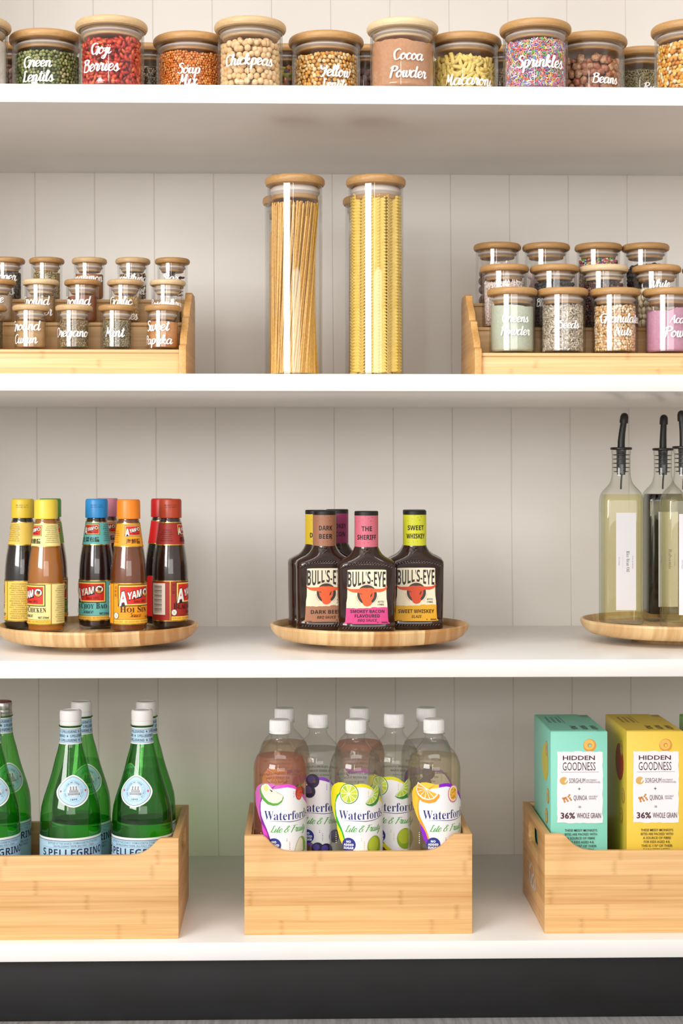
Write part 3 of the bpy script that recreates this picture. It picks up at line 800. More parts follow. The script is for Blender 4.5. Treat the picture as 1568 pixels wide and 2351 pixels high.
BN = [pmesh(kernel(.0165), noise_mat('bean_skin_' + n, a, b, 220, rough=.35, detail=3, lo=.42, hi=.6)) for n, a, b in (('tan', 'c89874', '9a5e40'), ('pink', 'b87858', '8a4a34'), ('pale', 'd4ac8a', '9e6a4a'))]
singles('bean', 'speckled reddish brown bean in the jar lettered Beans', 'bean', 'beans in their glass jar', j, R, .058, .0125, BN, 1, .4, bump=.003)
fill('beans', 'inner beans packed behind the outer ones in the Beans jar', 'beans', j, R - .009, .052, .0125, [kernel(.016)], ['9a6446', '7c4630'], 1, .4, core='4a2a1c')
j, R = big('tall glass jar of yellow and white popping corn, rightmost on the top shelf', 1577, True, 0)
fill('popping_corn', 'yellow and white popping corn kernels in the rightmost top jar', 'corn', j, R, .077, .0066, [kernel(.0092), seed(.009, .007, .005)], ['eaa034', 'f0b850', 'f0e2bc', 'd98a24', 'f2cc78'], 2, .4, .002, core='9a6a1c', rough=.35)
# the back row, seen between the front jars
for px, lb, nm, cat, shp, cols, d, cr in (
    (22, 'glass jar of pinkish brown beans behind the Green Lentils jar', 'mottled_beans', 'beans', kernel(.013), ['b48a78', '9a6a5a', '8c5a58', 'c4a088'], .010, '5a3a30'),
    (343, 'glass jar of speckled quinoa behind the Goji Berries and Soup Mix jars', 'speckled_quinoa', 'quinoa', ico(1, .003, .003, .0022), ['e0d2b8', '3a3028', 'c8b494', '6a4a30'], .0032, '6a5a44'),
    (660, 'glass jar of green and purple pasta behind the Chickpeas jar', 'mixed_vegetable_pasta', 'pasta', rod(.016, .0032, 7), ['9a9a30', '6a4058', 'c87a34', 'b0a83c'], .009, '4a3a30'),
    (838, 'glass jar of dark mottled beans between the Yellow Lentils and Cocoa jars', 'dark_beans', 'beans', kernel(.013), ['8a6a64', '6a4a48', 'a08078'], .010, '3a2824'),
    (1150, 'glass jar of tan grain behind the Macaroni and Sprinkles jars', 'tan_grain', 'grain', seed(.006, .003, .0025), ['b8946a', 'a07c54', 'c8a880'], .0042, '6a5034'),
    (1470, 'glass jar lettered Rice behind the Beans and corn jars', 'brown_rice', 'rice', seed(.0078, .0024, .0022), ['a89a72', '8e8058', 'bcae88', '9a9468'], .0036, '6a6040')):
    j, R = big(lb, px, True, 0, [('Rice', 1482, 205, 40)] if px == 1470 else (), Y=2.462)
    fill(nm, lb.replace('glass jar of ', '').replace('glass jar lettered Rice', 'brown rice in the jar lettered Rice').replace(' behind', ', in the jar behind', 1) if px != 1470 else 'brown rice grains in the jar lettered Rice, behind the Beans jar', cat, j, R, .058 if px != 22 else .066, d, [shp], cols, 1, .5, .003, core=cr)

# ------------------------------------------------------------------ tall pasta jars
ZS = .905
def pasta_jar(label, px, Y, lid=0):
    return make_jar('pasta_jar', label, 'jar', PX(px, Y), Y, ZS, .0393, .0431, .2885, .0135, lid, (), 'tall glass pasta jars', plug=1.05)
def spaghetti(j, R=.034, H=.252, n1=170, waist=.72, twist=1.25, seedv=1, lab='thin dry spaghetti strands standing in the left tall pasta jar', flare=True):
    r = random.Random(seedv); paths = []
    for ly, (rf, n) in enumerate(((1, n1), (.93, int(n1 * .9)), (.84, int(n1 * .7)))):
        for i in range(n):
            a = 2 * pi * (i + r.random() * .6) / n
            tw = twist * (.5 + .5 * cos(a + .35)) + r.gauss(0, .09)
            rr = R * rf * r.uniform(.93, 1); pts = []
            K = 6; h = H * r.uniform(.975, 1.0) if r.random() > .12 else H * r.uniform(.9, 1.0)
            p0 = Vector((rr * cos(a), rr * sin(a), .0060)); rt = rr * r.uniform(.9, 1); p1 = Vector((rt * cos(a + tw), rt * sin(a + tw), h))
            for k in range(K):
                s = k / (K - 1); p = p0.lerp(p1, s); pts.append(tuple(p))
            paths.append((pts, .00095))
    me = join_tubes(paths, None, 5, 'spaghetti')
    link('spaghetti', me, None, j.location, 0, noise_mat('spaghetti_pasta', 'e8b648', 'd29c34', 300, rough=.4), kind='stuff', label=lab, category='pasta')
def ribbon_mesh(L=.255, w=.0120, waves=56, phase=0.0):
    """long flat pasta ribbon with a ruffled edge on either side"""
    n = waves * 6; v, f = [], []
    for k in range(n + 1):
        s = k / n; z = s * L; ph = 2 * pi * waves * s + phase
        for u, am in ((-.5, 1), (-.36, .45), (-.2, 0), (.2, 0), (.36, .45), (.5, 1)):
            v.append((u * w, am * .0017 * sin(ph + (1.3 if u > 0 else 0)), z + am * .0006 * cos(ph)))
    for k in range(n):
        for q in range(5): f.append((k * 6 + q, k * 6 + q + 1, (k + 1) * 6 + q + 1, (k + 1) * 6 + q))
    me = bpy.data.meshes.new('ribbon'); me.from_pydata(v, [], f); me.update()
    bm = bmesh.new(); bm.from_mesh(me); bmesh.ops.solidify(bm, geom=list(bm.faces), thickness=.0009); bm.to_mesh(me); bm.free()
    for p in me.polygons: p.use_smooth = True
    me.materials.append(noise_mat('ribbon_pasta', 'f2d26a', 'e6c256', 90, rough=.5)); return me
PJ1 = pasta_jar('front tall glass jar of spaghetti with wooden lid', 677, 2.370)
spaghetti(PJ1)
PJ2 = pasta_jar('front tall glass jar of ruffled ribbon pasta with wooden lid', 863, 2.370)
RB = [ribbon_mesh(phase=p, L=l) for p, l in ((0, .252), (1.5, .257), (3.1, .248), (4.4, .254))]
rr = random.Random(5)
for ring, (q, n, off) in enumerate(((.0318, 19, .0), (.0255, 14, .2), (.017, 8, .4))):
    for i in range(n):
        a = 2 * pi * i / n + off
        if ring and sin(a) > .5: continue
        o = bpy.data.objects.new('pasta_ribbon', rr.choice(RB)); COL.objects.link(o)
        lean = rr.gauss(0, .012 if not ring else .03)
        face = a + pi / 2 + rr.gauss(0, .5)
        o.matrix_world = Matrix.Translation(PJ2.location + Vector((q * cos(a), q * sin(a), .0055 + rr.uniform(0, .003)))) @ Matrix.Rotation(lean * .55, 4, Vector((cos(a), sin(a), 0))) @ Matrix.Rotation(face, 4, 'Z')
        o['label'] = 'long yellow pasta ribbon with ruffled edges in the right front pasta jar'; o['category'] = 'pasta'; o['group'] = 'ruffled pasta ribbons in the tall jar'
PJ3 = pasta_jar('tall glass jar with wooden lid behind the spaghetti jar', 667, 2.535)
spaghetti(PJ3, n1=90, seedv=3, H=.235, twist=.5, lab='dry spaghetti strands in the tall jar at the back left')
PJ4 = pasta_jar('tall glass jar with wooden lid behind the ribbon pasta jar', 851, 2.535)
spaghetti(PJ4, n1=90, seedv=4, H=.235, twist=.6, lab='dry spaghetti strands in the tall jar behind the ribbon pasta')

# ------------------------------------------------------------------ tiered racks
def rack(name, label, side_px, side_sign, y0, z_pl, d, rail_h, x_other, sides_back=.03):
    """side_sign: +1 when the visible side panel is at the rack's right end. steps rise to the back"""
    t = thing(name, label, 'rack', (side_px, y0, ZS), 0)
    s = side_sign; L_ = x_other
    th = .010
    step = d
    # side silhouette in (y, z)
    z1, z2, z3 = z_pl
    e = .0105
    pts = [(0, 0), (0, z1 + .004)]
    def curve(ya, za, yb, zb, n=6):
        return [(ya + (yb - ya) * (1 - cos(k * pi / n)) / 2, za + (zb - za) * k / n) for k in range(n + 1)]
    pts += [(.002, z1 + .006), (.011, z1 + .0065)] + curve(.016, z1 + .009, .058, z2 + .005) + [(.064, z2 + .007), (.074, z2 + .0075)] + curve(.080, z2 + .010, .128, z3 + .006) + [(.134, z3 + .009), (.188, z3 + .010), (.196, z3 + .003), (.198, z3 - .01), (.198, 0)]
    side = slab([pts], th, 'YZ', .001)
    link('side_panel', side, t, (-s * th / 2, 0, 0), mats=RACKS)
    link('side_panel', side, t, (-s * (L_ - th / 2), 0, 0), mats=RACKS)
    xa, xb = sorted((-s * th, -s * (L_ - th)))
    for k, (z, yy) in enumerate(((z1, .006), (z2, .006 + d), (z3, .006 + 2 * d))):
        link('rail', box(xa, xb, yy, yy + .008, 0 if k == 0 else z_pl[k - 1] + .001, z - .0050, .0008), t, mats=RACK)
        link('rail_cap', box(xa, xb, yy - .0015, yy + .010, z - .0050, z - .0001, .0008), t, mats=RACK)
        link('platform', box(xa, xb, yy + .0101, yy + (d - .0005 if k < 2 else .055), z - .006, z, .0006), t, mats=RACK)
    link('back_panel', box(xa, xb, .180, .188, 0, z3 - .008, .0008), t, mats=RACK)
    return t
R1Y = 2.318
XR1 = PX(427, R1Y)
rack('spice_rack', 'three tier bamboo spice rack holding small spice jars, left side of the shelf', XR1, 1, R1Y, (.0375, .082, .123), .070, .03, .34)
R2Y = 2.322
XR2 = PX(1090, R2Y)
rack('tiered_rack', 'three tier bamboo rack holding larger jars, right side of the shelf', XR2, -1, R2Y, (.034, .078, .122), .083, .03, .50)

def spice(label, px, row, tone=0, lines=()):
    Y = (2.3535, 2.4235, 2.4935)[row]; z = ZS + (.0378, .0823, .1233)[row]
    return make_jar('spice_jar', label, 'jar', PX(px, Y), Y, z, .0232, .0264, .0642, .0085, tone, lines, 'small spice jars on the tiered rack', plug=.55)
HERB = [flake(.0034, .0016), flake(.0026, .0020)]
def herb(nm, lb, j, H, cols, d=.0021, shp=None, layers=2, bump=.001, core=None, **k):
    fill(nm, lb, 'spice', j, .0232, H, d, shp or HERB, cols, layers, .6, bump, core=core or cols[0], packing=.85, **k)
G_ = 'herbs'
j = spice('spice jar of brown green dried herbs at the left end of the front row', -27, 0, 0)
herb('dried_herbs', 'brown green dried herbs in the leftmost front spice jar', j, .043, ['7a6a3c', '8e7c4a', '5c4f2c'])
j = spice('spice jar lettered Ground Cumin, front row of the spice rack', 71.3, 0, 1, [('Ground', 66, 759, 64), ('Cumin', 65, 789, 54)])
powder('ground_cumin', 'tan cumin powder in the jar lettered Ground Cumin', j, .0232, .0445, 'd0a874', 'c0965e', cut=.001)
j = spice('spice jar lettered Oregano, front row of the spice rack', 170, 0, 1, [('Oregano', 169, 773.6, 71)])
herb('oregano', 'flaky olive brown dried oregano in the jar lettered Oregano', j, .0425, ['c4a678', 'a68c5e', '8a7448', 'd8bc90', '948450'], core='7a663e')
j = spice('spice jar lettered Mint, front row of the spice rack', 268.5, 0, 0, [('Mint', 268, 774, 44)])
herb('dried_mint', 'grey green dried mint flakes in the jar lettered Mint', j, .0415, ['a0926a', '827a58', 'baa880', '6a6448', 'c8b488'], core='605840')
j = spice('spice jar lettered Sweet Paprika, front right of the spice rack', 374.5, 0, 0, [('Sweet', 366, 759.6, 53), ('Paprika', 368, 790, 62)])
powder('sweet_paprika', 'orange brown paprika in the jar lettered Sweet Paprika', j, .0232, .0455, 'd89c60', 'ca8448', cut=.0008)
j = spice('spice jar lettered White, left end of the middle row', -5, 1, 0, [('White', -8, 696, 46)])
powder('white_pepper', 'pale grey brown powder in the middle row jar lettered White', j, .0232, .0465, 'c4ab90', 'b09a80', cut=.0008)
j = spice('spice jar lettered Ground Ginger, middle row of the spice rack', 93.7, 1, 2, [('Ground', 88.5, 701, 61), ('Ginger', 92, 725, 64)])
powder('ground_ginger', 'beige brown ginger powder in the middle row jar', j, .0232, .033, 'b89468', 'a88458', cut=.0012)
j = spice('spice jar lettered Ground above a dark brown powder, middle row', 189.3, 1, 0, [('Ground', 182.5, 701, 61)])
powder('ground_spice', 'dark reddish brown ground spice in the middle row jar', j, .0232, .0405, '9a5a34', '8a4c2a', cut=.001)
j = spice('spice jar lettered Garlic Flakes, middle row of the spice rack', 287.7, 1, 1, [('Garlic', 281.5, 701, 52), ('Flakes', 290, 734, 58)])
herb('garlic_flakes', 'golden dried garlic flakes in the jar lettered Garlic', j, .036, ['d8ac60', 'e2bd78', 'c4924a', 'ecd09a'], bump=.004, core='a87a3c', dome=.0)
j = spice('spice jar lettered Rosemary with little left in it, right end of middle row', 384.8, 1, 2, [('Rosemary', 383, 706, 70)])
herb('dried_rosemary', 'dark dried rosemary low in the jar lettered Rosemary', j, .012, ['4a4630', '5e5840', '383424'], shp=[rod(.008, .0005, 4)])
j = spice('spice jar of black peppercorns, left end of the back row', 17, 2, 0, [('Pepper', 14, 646.6, 58), ('Corns', 12, 678, 54)])
herb('peppercorns', 'black peppercorns in the back row jar lettered Pepper', j, .039, ['3c3834', '2a2624', '54504a', '6a6258'], .0032, [ico(1, .0034, .0034, .0034)], core='1c1a18')
j = spice('unlettered spice jar of pale green seeds, second in the back row', 107.4, 2, 0)
herb('fennel_seeds', 'pale green brown seeds in the unlettered back row jar', j, .041, ['c8b480', 'b09c66', 'd8c698', '968650'], .0030, [seed(.0055, .0018, .0016)], core='6a5a34')
j = spice('spice jar lettered Cinnamon, back row of the spice rack', 205.4, 2, 1, [('Cinnamon', 202.5, 646.6, 70)])
powder('ground_cinnamon', 'orange brown cinnamon powder in the jar lettered Cinnamon', j, .0232, .040, 'b87a48', 'a86a3c', cut=.0012)
j = spice('spice jar lettered Everything Bagel, back row of the spice rack', 305, 2, 1, [('Everything', 302, 647, 72), ('Bagel', 312, 676, 46)])
herb('bagel_seasoning', 'mixed black and white seeds in the jar lettered Everything Bagel', j, .046, ['dcc49a', '2e2a28', 'c8a878', '4a443c', 'e8d8b8'], .0030, [seed(.0042, .0026, .0014)], bump=.002, core='6a5a48')
j = spice('spice jar lettered Star Anise, right end of the back row', 395.8, 2, 0, [('Star', 394, 647, 38), ('Anise', 394, 678, 48)])
def anise():
    V, Fc = [], []
    for k in range(8):
        v, f = seed(.012, .0045, .0035); a = k * pi / 4; b = sum(len(q) for q in V)
        v = v + (.006, 0, 0); v = np.stack([v[:, 0] * cos(a) - v[:, 1] * sin(a), v[:, 0] * sin(a) + v[:, 1] * cos(a), v[:, 2] + .15 * np.abs(v[:, 0])], 1)
        V.append(v); Fc += [tuple(i + b for i in q) for q in f]
    return np.concatenate(V), Fc
AN = pmesh(anise(), noise_mat('anise_husk', '5a3222', '3c2018', 200, rough=.6, bump=.4))
ra = random.Random(3)
for k in range(16):
    a = k * 2.4; q = .008 + .004 * (k % 2)
    o = bpy.data.objects.new('star_anise', AN); COL.objects.link(o)
    o.matrix_world = Matrix.Translation(j.location + Vector((q * cos(a) * .8, q * sin(a) * .8, .009 + .0020 * k))) @ Matrix.Rotation(ra.uniform(0, 6), 4, 'Z') @ Matrix.Rotation(ra.uniform(-.9, .9), 4, 'X') @ Matrix.Scale(.88, 4)
    o['label'] = 'dark brown star anise pod in the jar lettered Star'; o['category'] = 'star anise'; o['group'] = 'star anise in their spice jar'

def store(label, px, row, tone=0, lines=()):
    Y = (2.3665, 2.4505, 2.5335)[row]; z = ZS + (.0341, .0781, .1221)[row]
    return make_jar('storage_jar', label, 'jar', PX(px, Y), Y, z, .0330, .0366, .0948, .0105, tone, lines, 'medium storage jars on the tiered rack', plug=.55)
RS = .0330
j = store('storage jar lettered Greens Powder, front left of the right rack', 1175.9, 0, 0, [('Greens', 1178, 738, 62), ('Powder', 1178, 767.8, 68)])
powder('greens_powder', 'pale sage green powder in the jar lettered Greens Powder', j, RS, .066, 'ced6c2', 'c2ccb4', cut=.0014)
j = store('storage jar lettered Seeds, front row of the right rack', 1292, 0, 0, [('Seeds', 1298.5, 752, 50)])
fill('sunflower_seeds', 'greyish hulled sunflower seeds in the jar lettered Seeds', 'seeds', j, RS, .0675, .0042, [seed(.0092, .0042, .0026)], ['ccbfaa', 'b8aa94', 'dcd0be', 'a09280'], 2, .35, .001, core='6a5e4c', packing=.85)
j = store('storage jar lettered Granulated Nuts, front row of the right rack', 1411.7, 0, 0, [('Granulated', 1418.5, 738, 94), ('Nuts', 1422, 767.8, 42)])
fill('granulated_nuts', 'chopped golden nuts in the jar lettered Granulated Nuts', 'nuts', j, RS, .067, .0050, [ico(1, .0066, .0052, .0042), kernel(.0062)], ['ecc48c', 'f4d6a8', 'dcae6e', 'f6e2c0', 'd8a468'], 2, .6, .0015, core='a87a44', packing=.88)
j = store('storage jar lettered Acai Powder, front right of the right rack', 1533.6, 0, 0, [('Acai', 1546, 739.7, 42), ('Powder', 1549, 771.7, 70)])
powder('acai_powder', 'pink acai powder in the jar lettered Acai Powder', j, RS, .059, 'd9a0bc', 'cd92b0', cut=.004)
j = store('storage jar of pinkish white shreds, middle row left', 1157.7, 1, 0)
fill('coconut_shreds', 'white and pale pink shreds in the middle row left jar', 'shreds', j, RS, .067, .0034, [rod(.0105, .0008, 4), rod(.008, .001, 4)], ['f2e8e2', 'f4d8d4', 'fbf6f0', 'e8dcd0'], 2, .35, .003, core='d8c8c0', packing=.8)
j = store('storage jar of black dried berries, second in the middle row', 1273, 1, 0, [('Blueberries', 1268, 700, 80)])
fill('dried_blueberries', 'black wrinkled dried blueberries in the middle row jar', 'berries', j, RS, .072, .0062, [ico(1, .0085, .0066, .0056)], ['24201f', '322a28', '1a1716', '3e322c'], 1, .5, .002, core='0c0a0a')
j = store('storage jar of dark red mixed berries, third in the middle row', 1386, 1, 2)
fill('mixed_berries', 'dark red and brown dried berries in the third middle row jar', 'berries', j, RS, .068, .0050, [seed(.008, .005, .004)], ['4a3430', '6c2c2a', '3a2c2a', '8a5a48', '2c2624'], 1, .5, .002, core='20181a')
j = store('storage jar lettered White, holding large pale chips, middle row right', 1507, 1, 0, [('White', 1506, 657, 46), ('Choc', 1506, 690, 40)])
WC = [pmesh(seed(.017, .012, .009), noise_mat('white_chip', 'f0e2c2', 'e6d4ac', 60, rough=.4))]
singles('white_chip', 'pale cream chip in the middle row jar lettered White', 'chip', 'pale chips in the jar lettered White', j, RS, .055, .0115, WC, 1, .5, bump=.004)
j = store('storage jar of round brown nuts, left end of the back row', 1141.5, 2, 0, [('Hazel', 1142, 610, 34)])
HZ = [pmesh(ico(2, .0155, .015, .0148), noise_mat('hazelnut_skin', '6e3c2c', '4e2a20', 90, rough=.5, bump=.2))]
singles('hazelnut', 'round dark brown nut in the back left jar of the right rack', 'nut', 'brown nuts in their storage jar', j, RS, .052, .0150, HZ, 1, .5, packing=1)
j = store('storage jar of white and pink marshmallows, second in the back row', 1253.8, 2, 0)
def mallow(a, b):
    bm = bmesh.new(); bmesh.ops.create_cube(bm, size=1)
    for q in bm.verts: q.co = Vector((q.co.x * a, q.co.y * a * .85, q.co.z * b))
    bmesh.ops.bevel(bm, geom=list(bm.edges), offset=.0045, segments=3, profile=.5, affect='EDGES')
    v = np.array([tuple(q.co) for q in bm.verts]); bm.verts.index_update(); f = [tuple(q.index for q in fc.verts) for fc in bm.faces]; bm.free(); return v, f
MW = [pmesh(mallow(.019, .018), mat('f4ece8', .75)), pmesh(mallow(.019, .017), mat('f0dad8', .75))]
singles('marshmallow', 'soft white or pale pink marshmallow in a back row jar', 'marshmallow', 'marshmallows in their storage jar', j, RS, .070, .0205, MW, 1, .5, packing=.95, bump=.004)
j = store('storage jar of tiny rainbow sugar beads, third in the back row', 1373.7, 2, 0)
fill('sugar_beads', 'tiny rainbow coloured round sugar beads in the back row jar', 'sprinkles', j, RS, .0725, .0032, [ico(1, .0034, .0034, .0034)], ['e8467c', 'f4f0ee', '5a3f90', 'f08a2c', '2f7fb8', '58b848', 'd83030', 'f0c83c', '28282c'], 1, .3, .001, core='8a5a90')
j = store('storage jar of black raisins, right end of the back row', 1481.8, 2, 0)
fill('raisins', 'black wrinkled raisins heaped in the right back row jar', 'raisins', j, RS, .070, .0078, [ico(1, .0115, .0078, .0068)], ['2a2626', '3a3434', '1e1b1c', '4a4242'], 1, .6, .006, core='0e0c0c')
j = store('storage jar at the right edge, behind the Acai Powder jar', 1623, 1, 0)
powder('pale_powder', 'pale beige powder in the jar at the right edge', j, RS, .05, 'd8c8b0', 'c8b8a0')
# ------------------------------------------------------------------ turntables
ZB = .511
DISC_H = .0235           # height of the tray floor over the shelf
def turntable(label, px, Y):
    t = thing('turntable', label, 'turntable', (PX(px, Y), Y, ZB), 0, 'round wooden turntables')
    R = .1490
    tray = [(0, .0100), (.125, .0100), (.133, .0118), (.1405, .0165), (.1465, .0235), (R, .0300), (R - .0004, .0322), (R - .002, .0335), (R - .0045, .0335), (.1400, .0285), (.1385, DISC_H), (0, DISC_H)]
    link('tray', cached('tray', lambda: lathe(tray, 96, 30)), t, mats=TURN)
    link('foot', cached('foot', lambda: lathe([(0, 0), (.0690, 0), (.0705, .0015), (.0705, .0098), (0, .0098)], 72)), t, mats=TURN)
    return t
turntable('round wooden turntable carrying the seven long neck sauce bottles, left', 225, 2.465)
turntable('round wooden turntable carrying the barbecue sauce bottles, middle', 848, 2.470)
turntable('round wooden turntable carrying the square oil bottles, right edge', 1555, 2.530)
ZD = ZB + DISC_H + .0002

# ------------------------------------------------------------------ long neck sauce bottles
SP = [(0, .001), (.0235, .0005), (.0258, .0025), (.0265, .006), (.0267, .030), (.0268, .070), (.0266, .084), (.0258, .097), (.0243, .110), (.0223, .122),
      (.0206, .132), (.0190, .143), (.0177, .153), (.0168, .160), (.0160, .1645), (.0150, .168), (.0150, .190)]
SG = clear('bottle_glass', (.97, .97, .96), (.55, .57, .55))
GOLD = mat('d8b45a', .25, metal=.9)
def rooster(p, u, v, r):
    p.disc(u, v, r, r, '2a2a28'); p.disc(u, v, r * .86, r * .86, 'f4efe4')
    p.poly([(u - r * .35, v + r * .35), (u - r * .1, v + r * .55), (u + r * .15, v + r * .35), (u + r * .55, v + r * .45), (u + r * .5, v - r * .1), (u + r * .1, v - r * .55), (u - r * .35, v - r * .1)], '1f3a2a')
    p.poly([(u - r * .5, v + r * .1), (u - r * .1, v + r * .3), (u + r * .1, v - r * .1), (u - r * .15, v - r * .4)], 'c03020')
    p.disc(u, v - r * .25, r * .75, r * .6, 'e0a040', a0=200, a1=340)
def ayam(p, u, v, w, border='f2d060'):
    """red badge with the rising white word and the round rooster emblem; u, v is its centre"""
    h = w * .56
    p.rect(u - w / 2 - w * .025, u + w / 2 + w * .025, v - h / 2 - w * .025, v + h / 2 + w * .025, '3a3020')
    p.rect(u - w / 2, u + w / 2, v - h / 2, v + h / 2, border)
    p.rect(u - w * .46, u + w * .46, v - h / 2 + w * .04, v + h / 2 - w * .04, 'd8281c')
    sh = lambda x, y: (x, y + x * .22)
    p.text('A', u - w * .37, v - h * .52, w * .40, '1a1a1a', 'bold', w=w * .29, warp=sh, weight=.03)
    p.text('A', u - w * .37, v - h * .48, w * .36, 'f8f6f0', 'bold', w=w * .24, warp=sh, weight=.02)
    p.text('YAM', u - w * .04, v - h * .17, w * .22, '1a1a1a', 'bold', w=w * .46, warp=sh, weight=.05)
    p.text('YAM', u - w * .04, v - h * .13, w * .19, 'f8f6f0', 'bold', w=w * .42, warp=sh, weight=.02)
    rooster(p, u + w * .32, v + h * .14, w * .125)
    p.text('Since 1892', u + w * .12, v - h * .36, w * .075, '701008', 'ital', w=w * .38)
def two_size(p, s, u, v, h, c, w):
    """small capitals with larger initials"""
    x = 0; runs = []
    for word in s.split(' '):
        for k, ch in enumerate(word):
            hh = h if k == 0 else h * .78
            vs, f = text_mesh(ch, 'serif'); W_ = (max(q[0] for q in vs) - min(q[0] for q in vs)) * hh / .70 * .78
            runs.append((ch, x + W_ / 2, hh, W_)); x += W_ + h * .07
        x += h * .32
    k = w / x
    first = True
    for ch, xc, hh, W_ in runs:
        p.text(ch, u - w / 2 + xc * k, v, hh, c, 'serif', w=W_ * k, nl=first); first = False
def tiny_lines(p, u0, u1, v0, v1, n, c, words=('SUGAR WATER SALT SOY', 'SPICES GARLIC MUSTARD', 'MODIFIED STARCH SESAME', 'ACIDITY REGULATOR')):
    for k in range(n):
        v = v1 - (k + .5) * (v1 - v0) / n
        p.text(words[k % len(words)], (u0 + u1) / 2, v, (v1 - v0) / n * .5, c, 'sans', w=(u1 - u0) * (.8 + .2 * ((k * 7) % 3) / 2), nl=k == 0)
def sauce(label, px, Y, rot, cap, liquid, main, name, cjk, side=None, level=.176, ink='20150e', plain_red=False, cap_ink=None, logo=True):
    b = thing('sauce_bottle', label, 'sauce bottle', (PX(px, Y), Y, ZD), rot, 'long neck sauce bottles on the left turntable')
    link('glass_body', cached('sauce_glass', lambda: lathe(SP, 64)), b, mats=SG)
    ip = [(max(r - .0012, 0), z + (.0035 if z < .004 else 0)) for r, z in SP]
    lv = [q for q in ip if q[1] < level] + [(interp(ip, level), level), (0, level)]
    lm = cached(('sauce_liquid', level), lambda: lathe(lv, 56)).copy(); lm.materials.clear()
    link('sauce', lm, b, mats=mat(liquid, .25, coat=.3))
    def capm():
        pr = [(.0145, .1672), (.0168, .1670), (.0172, .1676), (.0170, .1920), (.0163, .1945), (.0150, .1955), (0, .1955)]
        return lathe(pr, 60, 25)
    cm = cached('sauce_cap', capm).copy(); cm.materials.clear()
    c = link('cap', cm, b, mats=mat(cap, .35))
    if cap_ink:
        q = Print(.0022); q.text('BB 2024 11 22', 0, .1855, .0016, cap_ink, 'sans', w=.018); q.text('210 4 B2 09:12', 0, .1825, .0016, cap_ink, 'sans', w=.019)
        link('lettering', q.build(around([(.0171, .16), (.0171, .2)], .0171)), c, rz=-rot + .1)
    p = Print(.0022); W_ = .0838
    v0, v1 = .0130, .0740
    if plain_red:
        p.rrect(-.030, .034, .016, .078, .004, 'e01a1c')
        p.rrect(.006, .031, .030, .074, .002, 'f4f2ee')
        for k in range(22): p.rect(.009, .026, .033 + k * .0018, .0337 + k * .0018 + .0006 * ((k * 5) % 3) / 2, '1a1a1a', nl=k == 0)
        link('label', p.build(around(SP, .0267), vcuts=[.030, .070]), b)
        u = Print(.0022); u.rect(-.05, .05, .1275, .1610, 'e8161a'); u.rect(-.05, .05, .1262, .1278, GOLD, nl=False); u.rect(-.05, .05, .1608, .1622, GOLD, nl=False)
        link('neck_label', u.build(around(SP, .0190), vcuts=[.132, .143, .153, .160]), b)
        return b
    p.rect(-W_, W_, v0, v1, main)
    p.rect(-W_, W_, v1 - .0016, v1, GOLD); p.rect(-W_, W_, v0, v0 + .0018, GOLD, nl=False)
    p.rect(-.0365, -.0350, v0 + .0018, v1 - .0016, GOLD, nl=False); p.rect(.0350, .0365, v0 + .0018, v1 - .0016, GOLD, nl=False)
    ayam(p, 0, .0560, .0520)
    two_size(p, name, 0, .0315, .0088, ink, min(.062, .0068 * len(name)))
    p.hand('Sauce', -.001, .0245, ink, w=.0185, pen=.16, slant=.3)
    p.text('NET 210ml', .0245, .0225, .0030, ink, 'bold', w=.0150)
    p.rect(-.034, .034, .0150, .0206, 'f6d250'); p.line([(-.034, .0208), (.034, .0208)], .0004, '3a3a20')
    p.text('NON-GMO • NO ADDED MSG • NO PRESERVATIVES', 0, .0162, .0030, 'e07a18', 'bold', w=.066)
    if cjk:
        p.rrect(-.0335, -.0280, .0520, .0690, .001, main); 
        for k, ch in enumerate(cjk[-3:]): p.text(ch, -.0308, .0652 - k * .0054, .0036, ink, w=.0038, nl=k == 0)
    p.disc(-.0300, .0265, .0042, .0048, '5a6068'); p.disc(-.0300, .0265, .0036, .0042, 'eef0ea')
    p.line([(-.0318, .0245), (-.0282, .0285)], .0005, '8aa040'); p.line([(-.0318, .0285), (-.0282, .0245)], .0005, '8aa040')
    # bar code and the small print round the back
    p.rect(-.066, -.043, .0230, .0700, 'ece6d8')
    for k in range(24): p.rect(-.0625, -.0480, .0260 + k * .0017, .0260 + k * .0017 + .0004 + .0006 * ((k * 5) % 4) / 3, '1c1c1c', nl=k == 0)
    tiny_lines(p, .042, .074, .016, .070, 17, '6a5a30' if main[0] in 'ef' else '2a1a10', ('NUTRITION INFORMATION', 'SERVING SIZE 15g', 'ENERGY 105kJ', 'PROTEIN 0.2g', 'FAT TOTAL 0.1g', 'CARBOHYDRATE 6g', 'SODIUM 310mg'))
    link('label', p.build(around(SP, .0267), vcuts=[.030, .070]), b)
    n = Print(.0022); X = pi * .0190
    n.rect(-X, X, .1262, .1612, main); n.rect(-X, X, .1262, .1278, GOLD); n.rect(-X, X, .1598, .1612, GOLD, nl=False)
    ayam(n, .0, .1500, .0265)
    if cjk: n.text(cjk, -.001, .1318, .0055, ink, w=.0055 * 1.25 * len(cjk), weight=.01)
    tiny_lines(n, .019, .040, .1310, .1575, 9, '6a5a30' if main[0] in 'ef' else '2a1a10')
    tiny_lines(n, -.040, -.022, .1310, .1500, 6, '6a5a30' if main[0] in 'ef' else '2a1a10')
    link('neck_label', n.build(around(SP, .0190), vcuts=[.132, .143, .153, .160]), b)
    return b
sauce('sauce bottle with yellow cap and black sauce, leftmost, turned away', 52, 2.490, -2.15, 'e8c93a', '14090a', 'f0cd5c', 'TERIYAKI SOY', '照燒醬', cap_ink='8a7420')
